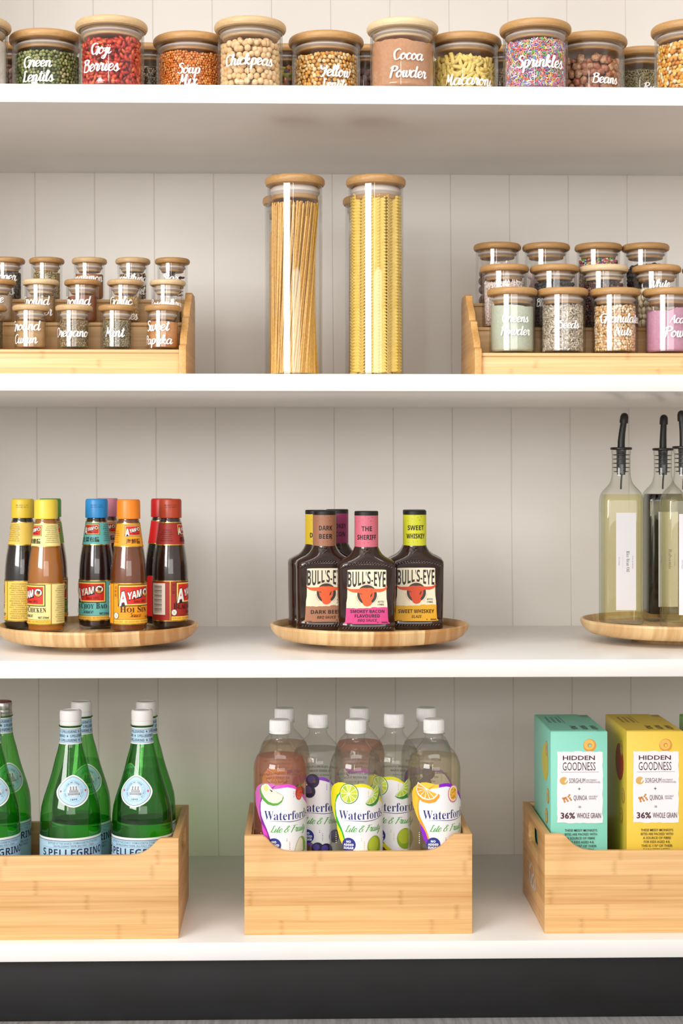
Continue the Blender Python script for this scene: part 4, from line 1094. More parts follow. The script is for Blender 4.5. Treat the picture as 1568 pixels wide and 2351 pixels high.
sauce('sauce bottle with yellow cap, pale yellow label and amber sauce', 105.5, 2.4285, -.90, 'f0d648', 'a8651c', 'f2e69a', 'LEMON CHICKEN', '軟軟雞醬')
sauce('sauce bottle with green cap, mostly hidden behind the amber sauce bottle', 115, 2.548, .4, '58a82c', '6a2a10', '8ab848', 'GREEN CHILLI', '青椒醬')
sauce('sauce bottle with bright blue cap and teal label', 222, 2.5000, -.36, '2a94dc', '241010', '6cc6c4', 'SAN CHOY BAO', '生菜包醬', cap_ink='1c5a90')
sauce('sauce bottle with pink cap behind the blue and orange capped bottles', 246, 2.578, .2, 'd88aa0', '3a1410', 'd8a8a0', 'PLUM', '酸梅醬')
sauce('sauce bottle with orange cap and orange label, brown sauce inside', 295, 2.4285, .53, 'f58a1c', '6e3510', 'f7a21c', 'HOI SIN', '海鮮醬', ink='4a1808')
sauce('sauce bottle with bright red cap and red label, behind the rightmost bottle', 372, 2.541, .2, 'd01818', '120a0a', 'e01a1c', 'CHILLI', '', plain_red=True)
sauce('sauce bottle with rust red cap and dark red label, rightmost of its turntable', 390.7, 2.487, 1.42, 'b8401c', '2a120c', 'a82820', 'BLACK BEAN', '黑豆醬', ink='1a0a08', cap_ink='5a1c10')

# ------------------------------------------------------------------ barbecue sauce bottles
BBQ_S = [(0, .0385, .0195, 3.6), (.0010, .0402, .0212, 3.6), (.0035, .0410, .0220, 3.8), (.0120, .0413, .0222, 4), (.0140, .0405, .0214, 4.2), (.0160, .0405, .0214, 4.4), (.060, .0414, .0214, 4.4),
         (.092, .0416, .0214, 4.4), (.0945, .0420, .0223, 4), (.1010, .0418, .0224, 3.6), (.1040, .0402, .0220, 3.2), (.1075, .0345, .0215, 2.8), (.1110, .0285, .0208, 2.5), (.1150, .0235, .0198, 2.2),
         (.1200, .0200, .0185, 2), (.1250, .0178, .0176, 2), (.1280, .0172, .0172, 2), (.1725, .0172, .0172, 2)]
BBQM = mat('2c1710', .12, coat=.4)
def bbq_front(u, v, off):
    a = .0405; b = .0214; p = 4.4
    return (u, -(b * (1 - min(.999, abs(u / a)) ** p) ** (1 / p)) - off, v)
def bbq(label, px, Y, strip, strip2, neck, neck_words, body_words, small, rot=0):
    b = thing('barbecue_sauce_bottle', label, 'sauce bottle', (PX(px, Y), Y, ZD), rot, 'barbecue sauce bottles on the middle turntable')
    link('body', cached('bbq_body', lambda: loft([(z, a * (1.035 if z < .11 else 1.0), c, p) for z, a, c, p in BBQ_S], 72, 50)), b, mats=BBQM)
    def rope(s, top):
        V, Fc = [], []
        sv, sf = ico(2, .0062, .0034, .0034)
        def put(x, y, z, ang, tilt):
            base = len(V)
            M = Matrix.Rotation(ang, 3, 'Z') @ Matrix.Rotation(tilt, 3, 'Y')
            for q in sv: V.append(tuple(M @ Vector(q) + Vector((x, y, z))))
            Fc.extend(tuple(i + base for i in f) for f in sf)
        if top:
            for k in range(19):
                x = -.037 + k * .0041
                put(x, s * (.0224 * (1 - abs(x / .042) ** 4) ** .25), .0975 + .0075 * (1 - (x / .037) ** 2) - .002, 0, -.75)
        else:
            for k in range(17):
                x = -.0345 + k * .0043
                put(x, s * (.0222 * (1 - abs(x / .042) ** 4) ** .25), .0070, 0, -.75)
        return mesh_of(V, Fc, 'rope', 60)
    for s_ in (-1, 1):
        for tp in (0, 1): link('rope_relief', cached(('bbq_rope', s_, tp), lambda: rope(s_, tp)), b, mats=BBQM)
    def knot():
        return join_tubes([([(-.006, -.0178, .1215), (-.002, -.0190, .1200), (.002, -.0192, .1188), (.006, -.0186, .1160)], [.0008, .0016, .0016, .0008]),
                           ([(.0045, -.0180, .1220), (.001, -.0192, .1195), (-.003, -.0196, .1165), (-.006, -.0196, .1135)], [.0008, .0016, .0014, .0006]),
                           ([(-.002, -.0184, .1228), (.0, -.0190, .1238), (.002, -.0184, .1228)], [.001, .0016, .001])], None, 8)
    link('knot_relief', cached('bbq_knot', knot), b, mats=BBQM)
    def cap():
        v, f = [], []; n = 96
        pr = [(.0172, .1715), (.0176, .1718), (.0176, .1770), (.0168, .1782), (0, .1784)]
        return lathe(pr, 96, 25)
    cp = link('cap', cached('bbq_cap', cap), b, mats=mat('151313', .45))
    n = Print(.0022); X = pi * .0174
    n.rect(-X, X, .1255, .1722, neck)
    r = random.Random(9)
    for k in range(46):
        u, v = r.uniform(-X, X), r.choice((r.uniform(.1270, .1360), r.uniform(.1620, .1705))); a = r.uniform(0, 3)
        n.line([(u, v), (u + .0011 * cos(a), v + .0009 * sin(a))], [.0007, .0003], '3a1c20', )
        n.layer -= 1
    n.layer += 1
    for k, w_ in enumerate(neck_words):
        n.text(w_, 0, .1490 - k * .0125 + .0, .0068, '241414', 'bold', w=min(.0305, .0052 * len(w_)), weight=.012)
    link('neck_label', n.build(around([(.0173, .12), (.0173, .18)], .0174)), b)
    # front label, measured on the photograph
    K = 6.56e-5
    def q(x, y): return ((x - 687) * K * .985, (2265 - y) * K)
    def pts(L): return [q(*a) for a in L]
    p = Print(.0025)
    arc = [q(690 + 545 * sin(t), 0) for t in ()]
    outline = [(160, 1000), (150, 2000), (165, 2050), (200, 2085), (260, 2100), (700, 2100), (1150, 2092), (1210, 2070), (1235, 2030), (1237, 1960), (1225, 950), (1215, 890), (1185, 850), (1130, 825), (1000, 808), (700, 795), (400, 802), (250, 818), (185, 845), (150, 890), (143, 940)]
    p.poly(pts(outline), 'efe6cb')
    jag = [(155, 1716), (250, 1706), (330, 1712), (380, 1706), (450, 1720), (520, 1710), (600, 1712), (680, 1706), (760, 1712), (800, 1690), (870, 1684), (930, 1698), (1000, 1690), (1080, 1686), (1150, 1694), (1231, 1690)]
    p.poly(pts([(150, 2000), (165, 2050), (200, 2085), (260, 2100), (700, 2100), (1150, 2092), (1210, 2070), (1235, 2030), (1236, 1960)] + jag[::-1]), strip)
    def arch(x, y):
        # feet of the letters rise over the emblem
        H_ = 340 * K
        t = y / H_; s = x / (410 * K)
        foot = (.24 * math.exp(-(s / .42) ** 2)) * H_
        return (x, foot + (H_ - foot) * t if t < 1.2 else y)
    p.text("BULL'S-EYE", (680 - 687) * K, (2265 - 1240) * K, 338 * K, '2b2422', 'bold', w=850 * K, warp=arch, weight=.0)
    for a0, a1 in ((-52, -5), (185, 232), (62, 118)): p.ring(3 * K, (2265 - 1410) * K, 240 * K, 247 * K, 'e8764a', a0=a0, a1=a1)
    p.disc(3 * K, (2265 - 1410) * K, 219 * K, 219 * K, '3a3836')
    bull = [(232, 1205), (242, 1248), (270, 1272), (330, 1284), (420, 1282), (510, 1280), (560, 1262), (620, 1256), (680, 1262), (740, 1256), (800, 1262), (850, 1275), (940, 1280), (1040, 1274), (1100, 1255), (1125, 1228), (1132, 1198),
            (1146, 1235), (1138, 1272), (1112, 1306), (1060, 1335), (990, 1352), (900, 1350), (852, 1360), (850, 1420), (836, 1480), (800, 1530), (775, 1572), (803, 1566), (800, 1602), (770, 1645), (720, 1668), (680, 1671), (630, 1655), (600, 1625),
            (590, 1585), (582, 1550), (560, 1510), (538, 1480), (526, 1425), (524, 1388), (490, 1362), (420, 1360), (350, 1352), (290, 1330), (250, 1298), (230, 1255)]
    p.poly(pts(bull), 'ee6230' if not strip2 else strip2)
    p.poly(pts([(762, 1478), (764, 1430), (806, 1368), (812, 1385), (800, 1440)]), '3a3836')
    p.poly(pts([(528, 1370), (560, 1384), (590, 1410), (556, 1400), (530, 1388)]), '3a3836')
    p.text('ESTD', (1000 - 687) * K, (2265 - 1585) * K, 38 * K, '2b2422', 'sans', w=135 * K, weight=.01)
    p.text('1985', (1000 - 687) * K, (2265 - 1650) * K, 40 * K, '2b2422', 'sans', w=135 * K, weight=.01)
    if len(body_words) == 2:
        p.text(body_words[0], 8 * K, (2265 - 1815) * K, 66 * K, '2b1626', 'bold', w=760 * K)
        p.text(body_words[1], 8 * K, (2265 - 1918) * K, 70 * K, '2b1626', 'bold', w=560 * K)
        p.text(small, 2 * K, (2265 - 2010) * K, 58 * K, '4a1c34', 'bold', w=420 * K, warp=lambda x, y: (x + y * .2, y), weight=-.01)
    else:
        p.text(body_words[0], 0, (2265 - 1880) * K, 82 * K, '241414', 'bold', w=(820 if len(body_words[0]) > 9 else 700) * K)
        p.text(small, 0, (2265 - 1990) * K, 62 * K, '3a2018', 'bold', w=(420 if len(small) > 6 else 220) * K, warp=lambda x, y: (x + y * .2, y), weight=-.01)
    p.text('300ML', (1085 - 687) * K, (2265 - 2045) * K, 34 * K, '3a2018', 'bold', w=150 * K)
    p.text('e', (930 - 687) * K, (2265 - 2040) * K, 34 * K, '3a2018', 'bold')
    p.text('INNER', (300 - 687) * K, (2265 - 2062) * K, 22 * K, '3a2018', 'bold', w=120 * K)
    link('label', p.build(bbq_front), b)
    return b
bbq('barbecue sauce bottle with pink neck label, standing in front of the others', 841, 2.430, 'd8468c', None, 'd46c80', ('THE', 'SHERIFF'), ('SMOKEY BACON', 'FLAVOURED'), 'BBQ SAUCE')
bbq('barbecue sauce bottle with brown neck label and brown band', 745, 2.469, 'b07a5c', None, 'a87458', ('DARK', 'BEER'), ('DARK BEER',), 'BBQ SAUCE', rot=.10)
bbq('barbecue sauce bottle with lime yellow neck label and golden band', 952, 2.479, 'e2ac28', 'd84e28', 'd8dc30', ('SWEET', 'WHISKEY'), ('SWEET WHISKEY',), 'GLAZE', rot=.04)
bbq('barbecue sauce bottle with yellow neck label, behind the brown labelled bottle', 727, 2.522, 'e2ac28', None, 'e6c62e', ('THE', 'DEPUTY'), ('HONEY',), 'BBQ SAUCE', rot=.25)
bbq('barbecue sauce bottle with deep magenta neck label, behind between two bottles', 774, 2.575, 'b83078', None, 'a83470', ('SMOKEY', 'BACON'), ('SMOKEY BACON', 'FLAVOURED'), 'BBQ SAUCE')
bbq('barbecue sauce bottle hidden behind the lime yellow necked bottle', 951, 2.535, 'e2ac28', None, 'd8dc30', ('SWEET', 'WHISKEY'), ('SWEET WHISKEY',), 'GLAZE')

# ------------------------------------------------------------------ square oil bottles
OIL = [(.0000, .0275, 7), (.0015, .0300, 7), (.005, .0311, 7), (.190, .0312, 7), (.198, .0305, 6), (.204, .0285, 5), (.209, .0252, 4), (.2135, .0215, 3.2), (.218, .0182, 2.6), (.224, .0158, 2.2), (.232, .0145, 2), (.245, .0142, 2), (.262, .0143, 2), (.266, .0150, 2), (.2705, .0150, 2)]
OG = clear('oil_bottle_glass', (.975, .98, .965), (.50, .54, .47), power=2.2)
def oil(label, px, Y, liquid, words, rot=0, lean=.07):
    b = thing('oil_bottle', label, 'bottle', (PX(px, Y), Y, ZD), rot, 'square oil and vinegar bottles on the right turntable')
    link('glass_body', cached('oil_glass', lambda: loft([(z, a, a, p) for z, a, p in OIL], 96, 40)), b, mats=OG)
    def liq():
        s = [(max(z, .011), a - .0028, p) for z, a, p in OIL if .001 < z < .2]
        s = [(.0115, .0262, 6), (.0135, .0284, 6.5), (.190, .0286, 7), (.198, .0278, 6), (.2018, .0268, 5.4)]
        return loft([(z, a, a, p) for z, a, p in s], 72, 40)
    lm = cached('oil_liquid', liq).copy(); lm.materials.clear()
    if liquid == 'dark': mt = mat('0c0606', .08)
    else:
        mt = clear('pale_oil', (.965, .945, .77), (.84, .80, .52), ior=1.15, power=2.0, cloud=.13, body='f6eab8')
    link('liquid', lm, b, mats=mt)
    # pourer: ribbed stopper, disc, bent spout with its cap, air tube
    st = [(0, .232), (.0062, .232), (.0066, .236), (.0115, .2365), (.0115, .2375), (.0070, .238)]
    for k in range(1, 5): st += [(.0072, .236 + k * .0065), (.0132, .2365 + k * .0065), (.0132, .2376 + k * .0065), (.0072, .238 + k * .0065)]
    st += [(.0080, .2708), (.0163, .2710), (.0168, .2720), (.0168, .2738), (.0160, .2748), (.0060, .2752), (0, .2752)]
    pm = mat('141313', .35)
    sp = link('pourer', cached('pourer', lambda: lathe(st, 48, 25)), b, mats=pm)
    L = lean
    link('spout', cached(('spout', L), lambda: join_tubes([([(0, 0, .274), (L * .003, 0, .285), (L * .020, 0, .297), (L * .045, 0, .309), (L * .062, 0, .3165)], [.0058, .0056, .0052, .0050, .0048])], None, 20)), sp, mats=pm)
    link('spout_cap', cached(('spout_cap', L), lambda: join_tubes([([(L * .058, 0, .3125), (L * .062, 0, .3165), (L * .072, 0, .3225), (L * .078, 0, .3265), (L * .080, 0, .3285)], [.0066, .0066, .0064, .0050, .0020])], None, 20)), sp, mats=pm)
    link('air_tube', cached('air_tube', lambda: join_tubes([([(.001, 0, .2325), (.0, 0, .222), (-.0005, 0, .2095)], .0014)], None, 10)), sp, mats=mat('2a2a26', .4))
    p = Print(.02)
    p.rect(-.0155, .0155, .0235, .1735, 'e9e8ee')
    T = -pi / 2
    p.text(words, .0005, .0985, .0052, '2c2c34', 'serif', w=.0320, rot=T, weight=-.012)
    p.text('From our kitchen', .0095, .0975, .0020, '9a9aa4', 'ital', w=.0200, rot=T)
    p.text('Oil & Vinegar', -.0115, .0985, .0020, '9a9aa4', 'ital', w=.0135, rot=T)
    p.line([(-.0050, .1085), (-.0050, .0885)], .00025, 'b0b0b8')
    link('label', p.build(lambda u, v, off: (u + .0015, -.0312 - off, v), cut=False), b)
    return b
oil('square oil bottle labelled Rice Bran Oil, with black pourer', 1426, 2.555, 'pale', 'Rice Bran Oil')
oil('square bottle of black vinegar with black pourer, behind the oil bottles', 1522, 2.620, 'dark', 'Balsamic', lean=.02)
oil('square oil bottle of pale yellow oil, cut by the right edge of the photo', 1569, 2.462, 'pale', 'Olive Oil', lean=-.04)

# ------------------------------------------------------------------ bamboo boxes on the lowest shelf
ZL = .123
BH, BD, BW, BDEP = .139, .1155, .319, .237
def bamboo_box(label, x, y, rz, w=BW, side_text=None):
    """x, y: the front left corner on the shelf"""
    t = thing('bamboo_box', label, 'box', (x, y, ZL), rz, 'bamboo storage boxes')
    th = .0095; d = BH - BD
    c = [(.0250, BH), (.0300, BH - .0035), (.0350, BH - .0090), (.0410, BH - .0145), (.0470, BH - .0185), (.0545, BH - .0215), (.0640, BH - .0232), (.0720, BD)]
    out = [(0, 0), (w, 0), (w, BH)] + [(w - a, b) for a, b in c] + c[::-1] + [(0, BH)]
    pan = cached(('box_panel', w), lambda: slab([out], th, 'XZ', .0008))
    link('front_panel', pan, t, (0, th / 2, 0), mats=BAM)
    link('back_panel', pan, t, (0, BDEP - th / 2, 0), mats=BAM)
    hole = []
    r_ = .0125
    for cy, cz, a in ((.155, .1065, -90), (.155, .1145, 0), (.082, .1145, 90), (.082, .1065, 180)):
        hole += [(cy + r_ * cos(math.radians(a + k * 15)), cz + r_ * sin(math.radians(a + k * 15))) for k in range(7)]
    so = [(th, 0), (BDEP - th, 0), (BDEP - th, BH), (th, BH)]
    sd = cached('box_side', lambda: slab([so, hole], th, 'YZ', .0008))
    link('side_panel', sd, t, (th / 2, 0, 0), mats=BAMS)
    link('side_panel', sd, t, (w - th / 2, 0, 0), mats=BAMS)
    link('base_panel', box(th, w - th, th, BDEP - th, .0005, .0060, .0003), t, mats=BAM)
    if side_text:
        p = Print(.05)
        p.hand(side_text, -.125, .034, 'e8e0dc', w=.078, pen=.25)
        link('lettering', p.build(lambda u, v, off: (-off, -u, v), cut=False), t)
    return t
B1x, B1y = PX(410, 2.2869), 2.2869
bamboo_box('long bamboo box holding green water bottles, left end of the lowest shelf', B1x - .345 * cos(.008), B1y - .345 * sin(.008), .008, w=.345)
bamboo_box('bamboo box holding fruit water bottles, middle of the lowest shelf', PX(561, 2.302), 2.302, 0)
bamboo_box('bamboo box lettered Kids holding snack cartons, right end of the lowest shelf', PX(1250.5, 2.3), 2.300, -.004, w=.335, side_text='Kids')
ZI = ZL + .0062

# ------------------------------------------------------------------ green mineral water bottles
PP = [(0, .002), (.034, .0005), (.0400, .004), (.0426, .012), (.0429, .020), (.0429, .132), (.0427, .146), (.0421, .157), (.0408, .1675), (.0372, .181), (.0332, .1930), (.0292, .2055), (.0256, .2180), (.0216, .2345), (.0182, .2460), (.0160, .2560), (.0149, .2650), (.0146, .2750), (.0146, .2796), (.0165, .2802), (.0165, .2816), (.0135, .2822), (.0135, .300)]
GG = clear('green_bottle', (.42, .82, .36), (.05, .30, .06), ior=1.5, power=2.0, cloud=.012, body='3aa040')
GW = clear('bottled_water', (.80, .92, .80), (.62, .78, .62), ior=1.15, power=2.0)
BLUE, NAVY = 'b4d6ea', '1c2350'
def pelle(label, px, Y, rot, level=.215, metal=False, tall=0.0):
    b = thing('water_bottle', label, 'bottle', (PX(px, Y), Y, ZI), rot, 'green mineral water bottles in the left box')
    link('glass_body', cached('pelle_glass', lambda: lathe(PP, 64)), b, mats=GG)
    ip = [(max(r - .0010, 0), z + (.002 if z < .01 else 0)) for r, z in PP]
    lv = [q for q in ip if q[1] < level] + [(interp(ip, level), level), (0, level)]
    link('water', cached(('pelle_water', level), lambda: lathe(lv, 56)), b, mats=GW)
    if metal:
        pr = [(.0150, .2800), (.0156, .2805), (.0158, .2850), (.0150, .2862), (.0152, .2885), (.0148, .2900), (.0152, .2920), (.0152, .2995), (.0146, .3010), (.0130, .3020), (0, .3022)]
        link('cap', cached('pelle_metal_cap', lambda: lathe(pr, 60, 25)), b, mats=mat('c9c6c0', .25, metal=.9), label='silver screw cap with a dark red rim')
        link('cap_rim', cached('pelle_rim', lambda: lathe([(.0147, .3009), (.0138, .3022), (.0100, .3027), (0, .3028)], 48)), b, mats=mat('7a1c1c', .3))
    else:
        pr = [(.0150, .2818), (.0152, .2822), (.0152, .2865), (.0147, .2870), (.0147, .2876), (.0153, .2882), (.0155, .2990), (.0150, .3015), (.0140, .3028), (.0120, .3030), (.0115, .3024), (0, .3024)]
        link('cap', cached('pelle_cap', lambda: lathe(pr, 60, 25)), b, mats=mat('eeecea', .35))
    # neck label
    n = Print(.0022); X = pi * .0148
    n.rect(-X, X, .2560, .2790, 'eef0f0'); n.rect(-X, X, .2578, .2772, '26305c'); n.rect(-X, X, .2582, .2768, BLUE)
    for k, v in enumerate((.2718, .2658, .2597)):
        for q_ in (-1, 0, 1): n.text('S.PELLEGRINO  ★', q_ * .0310 + (.012 if k == 1 else -.002), v, .0036, NAVY, 'bold', w=.0285, nl=q_ == -1)
    link('neck_label', n.build(around(PP, .0150), vcuts=[.2650, .2750]), b)
    # main label, all round
    p = Print(.0028); X = pi * .0429
    p.rect(-X, X, .020, .1290, 'eef0f0'); p.rect(-X, X, .026, .1258, NAVY); p.rect(-X, X, .027, .1250, BLUE)
    for s in (0, 1):
        c = s * X if s else 0
        if s: continue
        p.line([(-.05, .1236), (.05, .1236)], .0003, '5a86ac')
        p.text('BOTTLED AT THE SOURCE / ΕΜΦΙΑΛΩΝΕΤΑΙ ΣΤΗΝ ΠΗΓΗ', 0, .1204, .0026, '3c5a84', 'sans', w=.078)
        p.text('SAN PELLEGRINO TERME, (BG) ITALY - ITALIA', 0, .1167, .0026, '3c5a84', 'sans', w=.060)
        p.line([(-.05, .1156), (.05, .1156)], .0003, '5a86ac')
        p.text('S.PELLEGRINO', 0, .1036, .0100, NAVY, 'bold', w=.100, weight=-.005)
        p.text('SPARKLING NATURAL MINERAL WATER', .004, .0980, .0032, '3c5a84', 'sans', w=.052)
        p.text('ΦΥΣΙΚΟ ΜΕΤΑΛΛΙΚΟ ΝΕΡΟ', .004, .0935, .0030, '3c5a84', 'sans', w=.050)
    p.star(0, .055, .017, 'c8a878'); p.star(0, .055, .0150, 'b01c20')
    p.star(.052, .070, .011, 'c8a878'); p.star(.052, .070, .0095, 'b01c20')
    tiny_lines(p, .072, .115, .040, .115, 15, '3c5a84', ('NATURAL MINERAL WATER', 'SPARKLING BEST SERVED COLD', 'KEEP IN A COOL PLACE', 'DRINK SOON AFTER OPENING'))
    tiny_lines(p, -.115, -.072, .040, .115, 15, '3c5a84', ('NATURAL MINERAL WATER', 'SPARKLING BEST SERVED COLD', 'KEEP IN A COOL PLACE', 'DRINK SOON AFTER OPENING'))
    link('label', p.build(around(PP, .0429)), b)
    # lozenge badge on the shoulder
    s = Print(.0022, gap=5e-5)
    cy = .1930
    def loz(r): # rounded lozenge
        out = []
        for k in range(48):
            t = 2 * pi * k / 48
            rx, rz = .0245 * r, .0218 * r
            e = 1.62
            out.append((rx * math.copysign(abs(cos(t)) ** (2 / e), cos(t)), cy + rz * math.copysign(abs(sin(t)) ** (2 / e), sin(t))))
        return out
    s.poly(loz(1), 'f2f2f0'); s.poly(loz(.90), NAVY); s.poly(loz(.875), BLUE)
    s.ring(0, cy, .0140, .0143, '6a90b4'); s.ring(0, cy, .0100, .0102, '9ab8cc')
    s.arc_text('SAN PELLEGRINO TERME • ITALIA', 0, cy, .0110, .0020, NAVY, 88, 262)
    s.text('1899', 0, cy - .0122, .0024, NAVY, 'ital', w=.0085)
    s.star(-.0178, cy, .0022, 'd84030'); s.star(.0178, cy, .0022, 'd84030')
    s.disc(0, cy + .0008, .0088, .0082, 'd2dade')
    for k in range(9): s.rect(-.0072 + k * .0018, -.0062 + k * .0018, cy - .0052, cy - .0028, '5a5468', nl=k == 0)
    for k in range(7): s.rect(-.0054 + k * .0018, -.0045 + k * .0018, cy - .0016, cy + .0008, '5a5468', nl=k == 0)
    s.line([(-.0080, cy - .0022), (.0080, cy - .0022)], .0004, '5a5468'); s.line([(-.0064, cy + .0014), (.0064, cy + .0014)], .0004, '5a5468')
    for k in (-.004, 0, .004): s.rect(k - .0008, k + .0008, cy + .0018, cy + .0048, '8a8490', nl=k < -.001); s.disc(k, cy + .0054, .0010, .0012, '8a8490', nl=False)
    link('shoulder_badge', s.build(around(PP, .0332), vcuts=[.181, .193, .2055]), b)
    return b
YP1, YP2 = 2.350, 2.4395
pelle('green mineral water bottle with white cap, front row, second from the right', 162, YP1, .26, level=.152)
pelle('green mineral water bottle with white cap, front right of the left box', 326.5, YP1, -.20, level=.2165)
pelle('green mineral water bottle with white cap, back right of the left box', 336, YP2 - .002, -.9, level=.2165)
pelle('green mineral water bottle with white cap, behind the middle front one', 187, YP2, .42, level=.2165)
pelle('green mineral water bottle with silver screw cap, back left', 4, YP2 + .012, .55, level=.18, metal=True)
pelle('green mineral water bottle at the left edge, front row', -24, YP1, .40, level=.150)

# ------------------------------------------------------------------ fruit water bottles
WP = [(0, .003), (.030, .0005), (.0360, .005), (.0378, .014), (.0380, .045), (.0378, .120), (.0380, .200), (.0380, .2180), (.0368, .2265), (.0335, .2355), (.0285, .2430), (.0225, .2495), (.0175, .2545), (.0142, .2585), (.0130, .2620), (.0130, .2665), (.0156, .2672), (.0156, .2684), (.0130, .2690), (.0130, .288)]
PG = clear('clear_plastic', (.982, .984, .982), (.74, .76, .74), power=3.5)
def fruit_bottle(label, px, Y, kind, tint, rot=0):
    b = thing('fruit_water_bottle', label, 'bottle', (PX(px, Y), Y, ZI), rot, 'fruit water bottles in the middle box')
    link('plastic_body', cached('fw_body', lambda: lathe(WP, 64)), b, mats=PG)
    level = .2375
    ip = [(max(r - .0008, 0), z + (.002 if z < .01 else 0)) for r, z in WP]
    lv = [q for q in ip if q[1] < level] + [(interp(ip, level), level), (0, level)]
    lm = cached('fw_liquid', lambda: lathe(lv, 56)).copy(); lm.materials.clear()
    link('drink', lm, b, mats=clear('drink_%s_%g' % (kind, tint[1]), tuple(x ** .6 for x in tint), tuple(x * .80 for x in tint), ior=1.12, power=2.0, cloud={'apple': .22, 'orange': .12}.get(kind, .07), body={'apple': 'f0a890', 'orange': 'f4dcb8', 'lime': 'eeeee4', 'berry': 'e6e6e6'}[kind]))
    def cap():
        n = 96; v, f = [], []
        rings = [(.0150, .2690, 0), (.0150, .2712, 0), (.0146, .2714, 0), (.0146, .2722, 0), (.0150, .2724, 1), (.0149, .2860, 1), (.0143, .2872, .4), (.0132, .2882, 0), (.0, .2886, 0)]
        for r, z, rib in rings:
            for i in range(n):
                a = 2 * pi * i / n; rr_ = r * (1 - .035 * rib * (i % 2)); v.append((rr_ * sin(a), -rr_ * cos(a), z))
        for k in range(len(rings) - 1):
            for i in range(n): f.append((k * n + i, k * n + (i + 1) % n, (k + 1) * n + (i + 1) % n, (k + 1) * n + i))
        return mesh_of(v, f, 'cap', 20)
    link('cap', cached('fw_cap', cap), b, mats=mat('f0efee', .4))
    R = .0380; k1 = 1 / 10.453 / 1636
    def w(X, Y_):
        z = EYE - (670 + Y_ / 10.453) / 1636 - .1292
        if X > 1345: return (R * (pi / 2 + (X - 1345) * .001), z)
        return (R * asin(max(-.999, min(.999, (X - 700) * k1 / R))), z)
    def P_(L): return [w(*q) for q in L]
    c_out, c_out2, c_band, dots = {'lime': ('e8e022', 'e8e022', '28b03c', 'd8c020'), 'apple': ('d46ac0', 'e450d0', '8a2aa8', 'c83080'), 'orange': ('f4c83c', '8a18c8', 'f6a02c', 'b83080'), 'berry': ('8a4ac0', '7a34c0', '3aa83c', '8a4ac0')}[kind]
    p = Print(.0024)
    # small print on the back of the bottle, read through it
    bp = Print(.0024)
    bp.text('NATURAL COLOURS & FLAVOURS', pi * R, .2025, .0030, '3a3a5a', 'bold', w=.060); bp.text('NO ADDED SUGAR', pi * R, .1965, .0030, '3a3a5a', 'bold', w=.034)
    bp.text('WITH 5% JUICE', pi * R, .1905, .0022, '6a6a7a', 'bold', w=.026)
    link('back_print', cached('fw_back_print', lambda: bp.build(around([(R, 0), (R, .3)], R))), b)
    outer = [(90, 600), (110, 470), (170, 370), (260, 310), (360, 298), (450, 315), (560, 345), (650, 340), (760, 320), (880, 325), (990, 370), (1080, 450), (1180, 560), (1260, 680), (1310, 780), (1340, 860), (1700, 1200), (2100, 1500), (2200, 2300), (1700, 2420), (1300, 2420), (900, 2300), (600, 2050), (360, 1800), (290, 1650), (240, 1450), (220, 1280), (150, 1080), (100, 850)]
    p.poly(P_(outer), c_out)
    if kind in ('orange', 'apple'):
        p.poly(P_([(640, 342), (760, 320), (880, 325), (990, 370), (1080, 450), (1180, 560), (1260, 680), (1310, 780), (1330, 860), (1240, 760), (1060, 480), (830, 400), (640, 430)]), c_out2)
        p.poly(P_([(222, 1270), (290, 1400), (340, 1500), (440, 1700), (480, 1800), (420, 1860), (360, 1800), (290, 1650), (240, 1450)]), c_out2)
    p.poly(P_([(560, 345), (450, 400), (330, 500), (275, 580), (230, 620), (195, 760), (180, 900), (185, 1050), (220, 1280), (290, 1400), (340, 1500), (380, 1640), (470, 1830), (560, 1930), (640, 1990), (640, 1900), (520, 1800), (430, 1600), (380, 1480), (310, 1300), (255, 1150), (225, 1000), (215, 850), (250, 700), (330, 560), (460, 440)]), c_band)
    p.poly(P_([(290, 600), (240, 690), (205, 800), (200, 950), (225, 1120), (290, 1290), (340, 1400), (390, 1540), (430, 1680), (520, 1850), (640, 1960), (800, 2100), (1000, 2260), (1320, 2350), (1700, 2330), (2100, 2200), (2050, 1550), (1600, 1200), (1340, 930), (1310, 850), (1240, 750), (1150, 600), (1060, 480), (950, 430), (830, 400), (700, 410), (600, 430), (450, 450)]), 'f3f2f5')
    u0, zb = w(285, 1182); u1, _ = w(1325, 1182)
    hh = w(700, 960)[1] - w(700, 1180)[1]
    p.text("Waterfords'", (u0 + u1) / 2, zb, hh * .98, '232a78', 'serif', w=u1 - u0, weight=-.006, warp=lambda x, y: (x, y + max(0, x / (u1 - u0) - .15) * .0030))
    L = [w(x, y) for x, y in ((345, 1226), (500, 1210), (700, 1212), (900, 1228), (1050, 1226), (1180, 1205), (1260, 1180), (1300, 1150))]
    p.line(L, [.0001, .0004, .0007, .0009, .0009, .0007, .0005, .0002], '4a3a88')
    uL, zL = w(425, 1490); uR, _ = w(1270, 1490)
    p.hand('Lite & Fruity', (uL + uR) / 2, w(700, 1480)[1], '4aa83a', w=uR - uL, pen=.2, slant=.38)
    p.disc(*w(510, 1785), .0098, .0098, '24308c')
    for k, t in enumerate(('NO', 'ADDED', 'SUGAR')):
        p.text(t, w(505, 0)[0], w(505, 1738 + k * 76)[1], .0030, 'f4f4f8', 'bold', w=(.0066, .0145, .0145)[k], weight=.02, nl=k == 0)
    for X, Y0, n in ((980, 510, 4), (880, 1720, 5), (810, 1640, 2)):
        for k in range(n): p.disc(*w(X, Y0 + k * 42), .0005 + .0002 * (k % 2), .0006, dots, nl=k == 0, n=8)
    for k in range(6): p.disc(*w(218, 1520 + k * 50), .0005 + .0002 * (k % 3), .0007, 'f4f4f0', nl=k == 0, n=8)
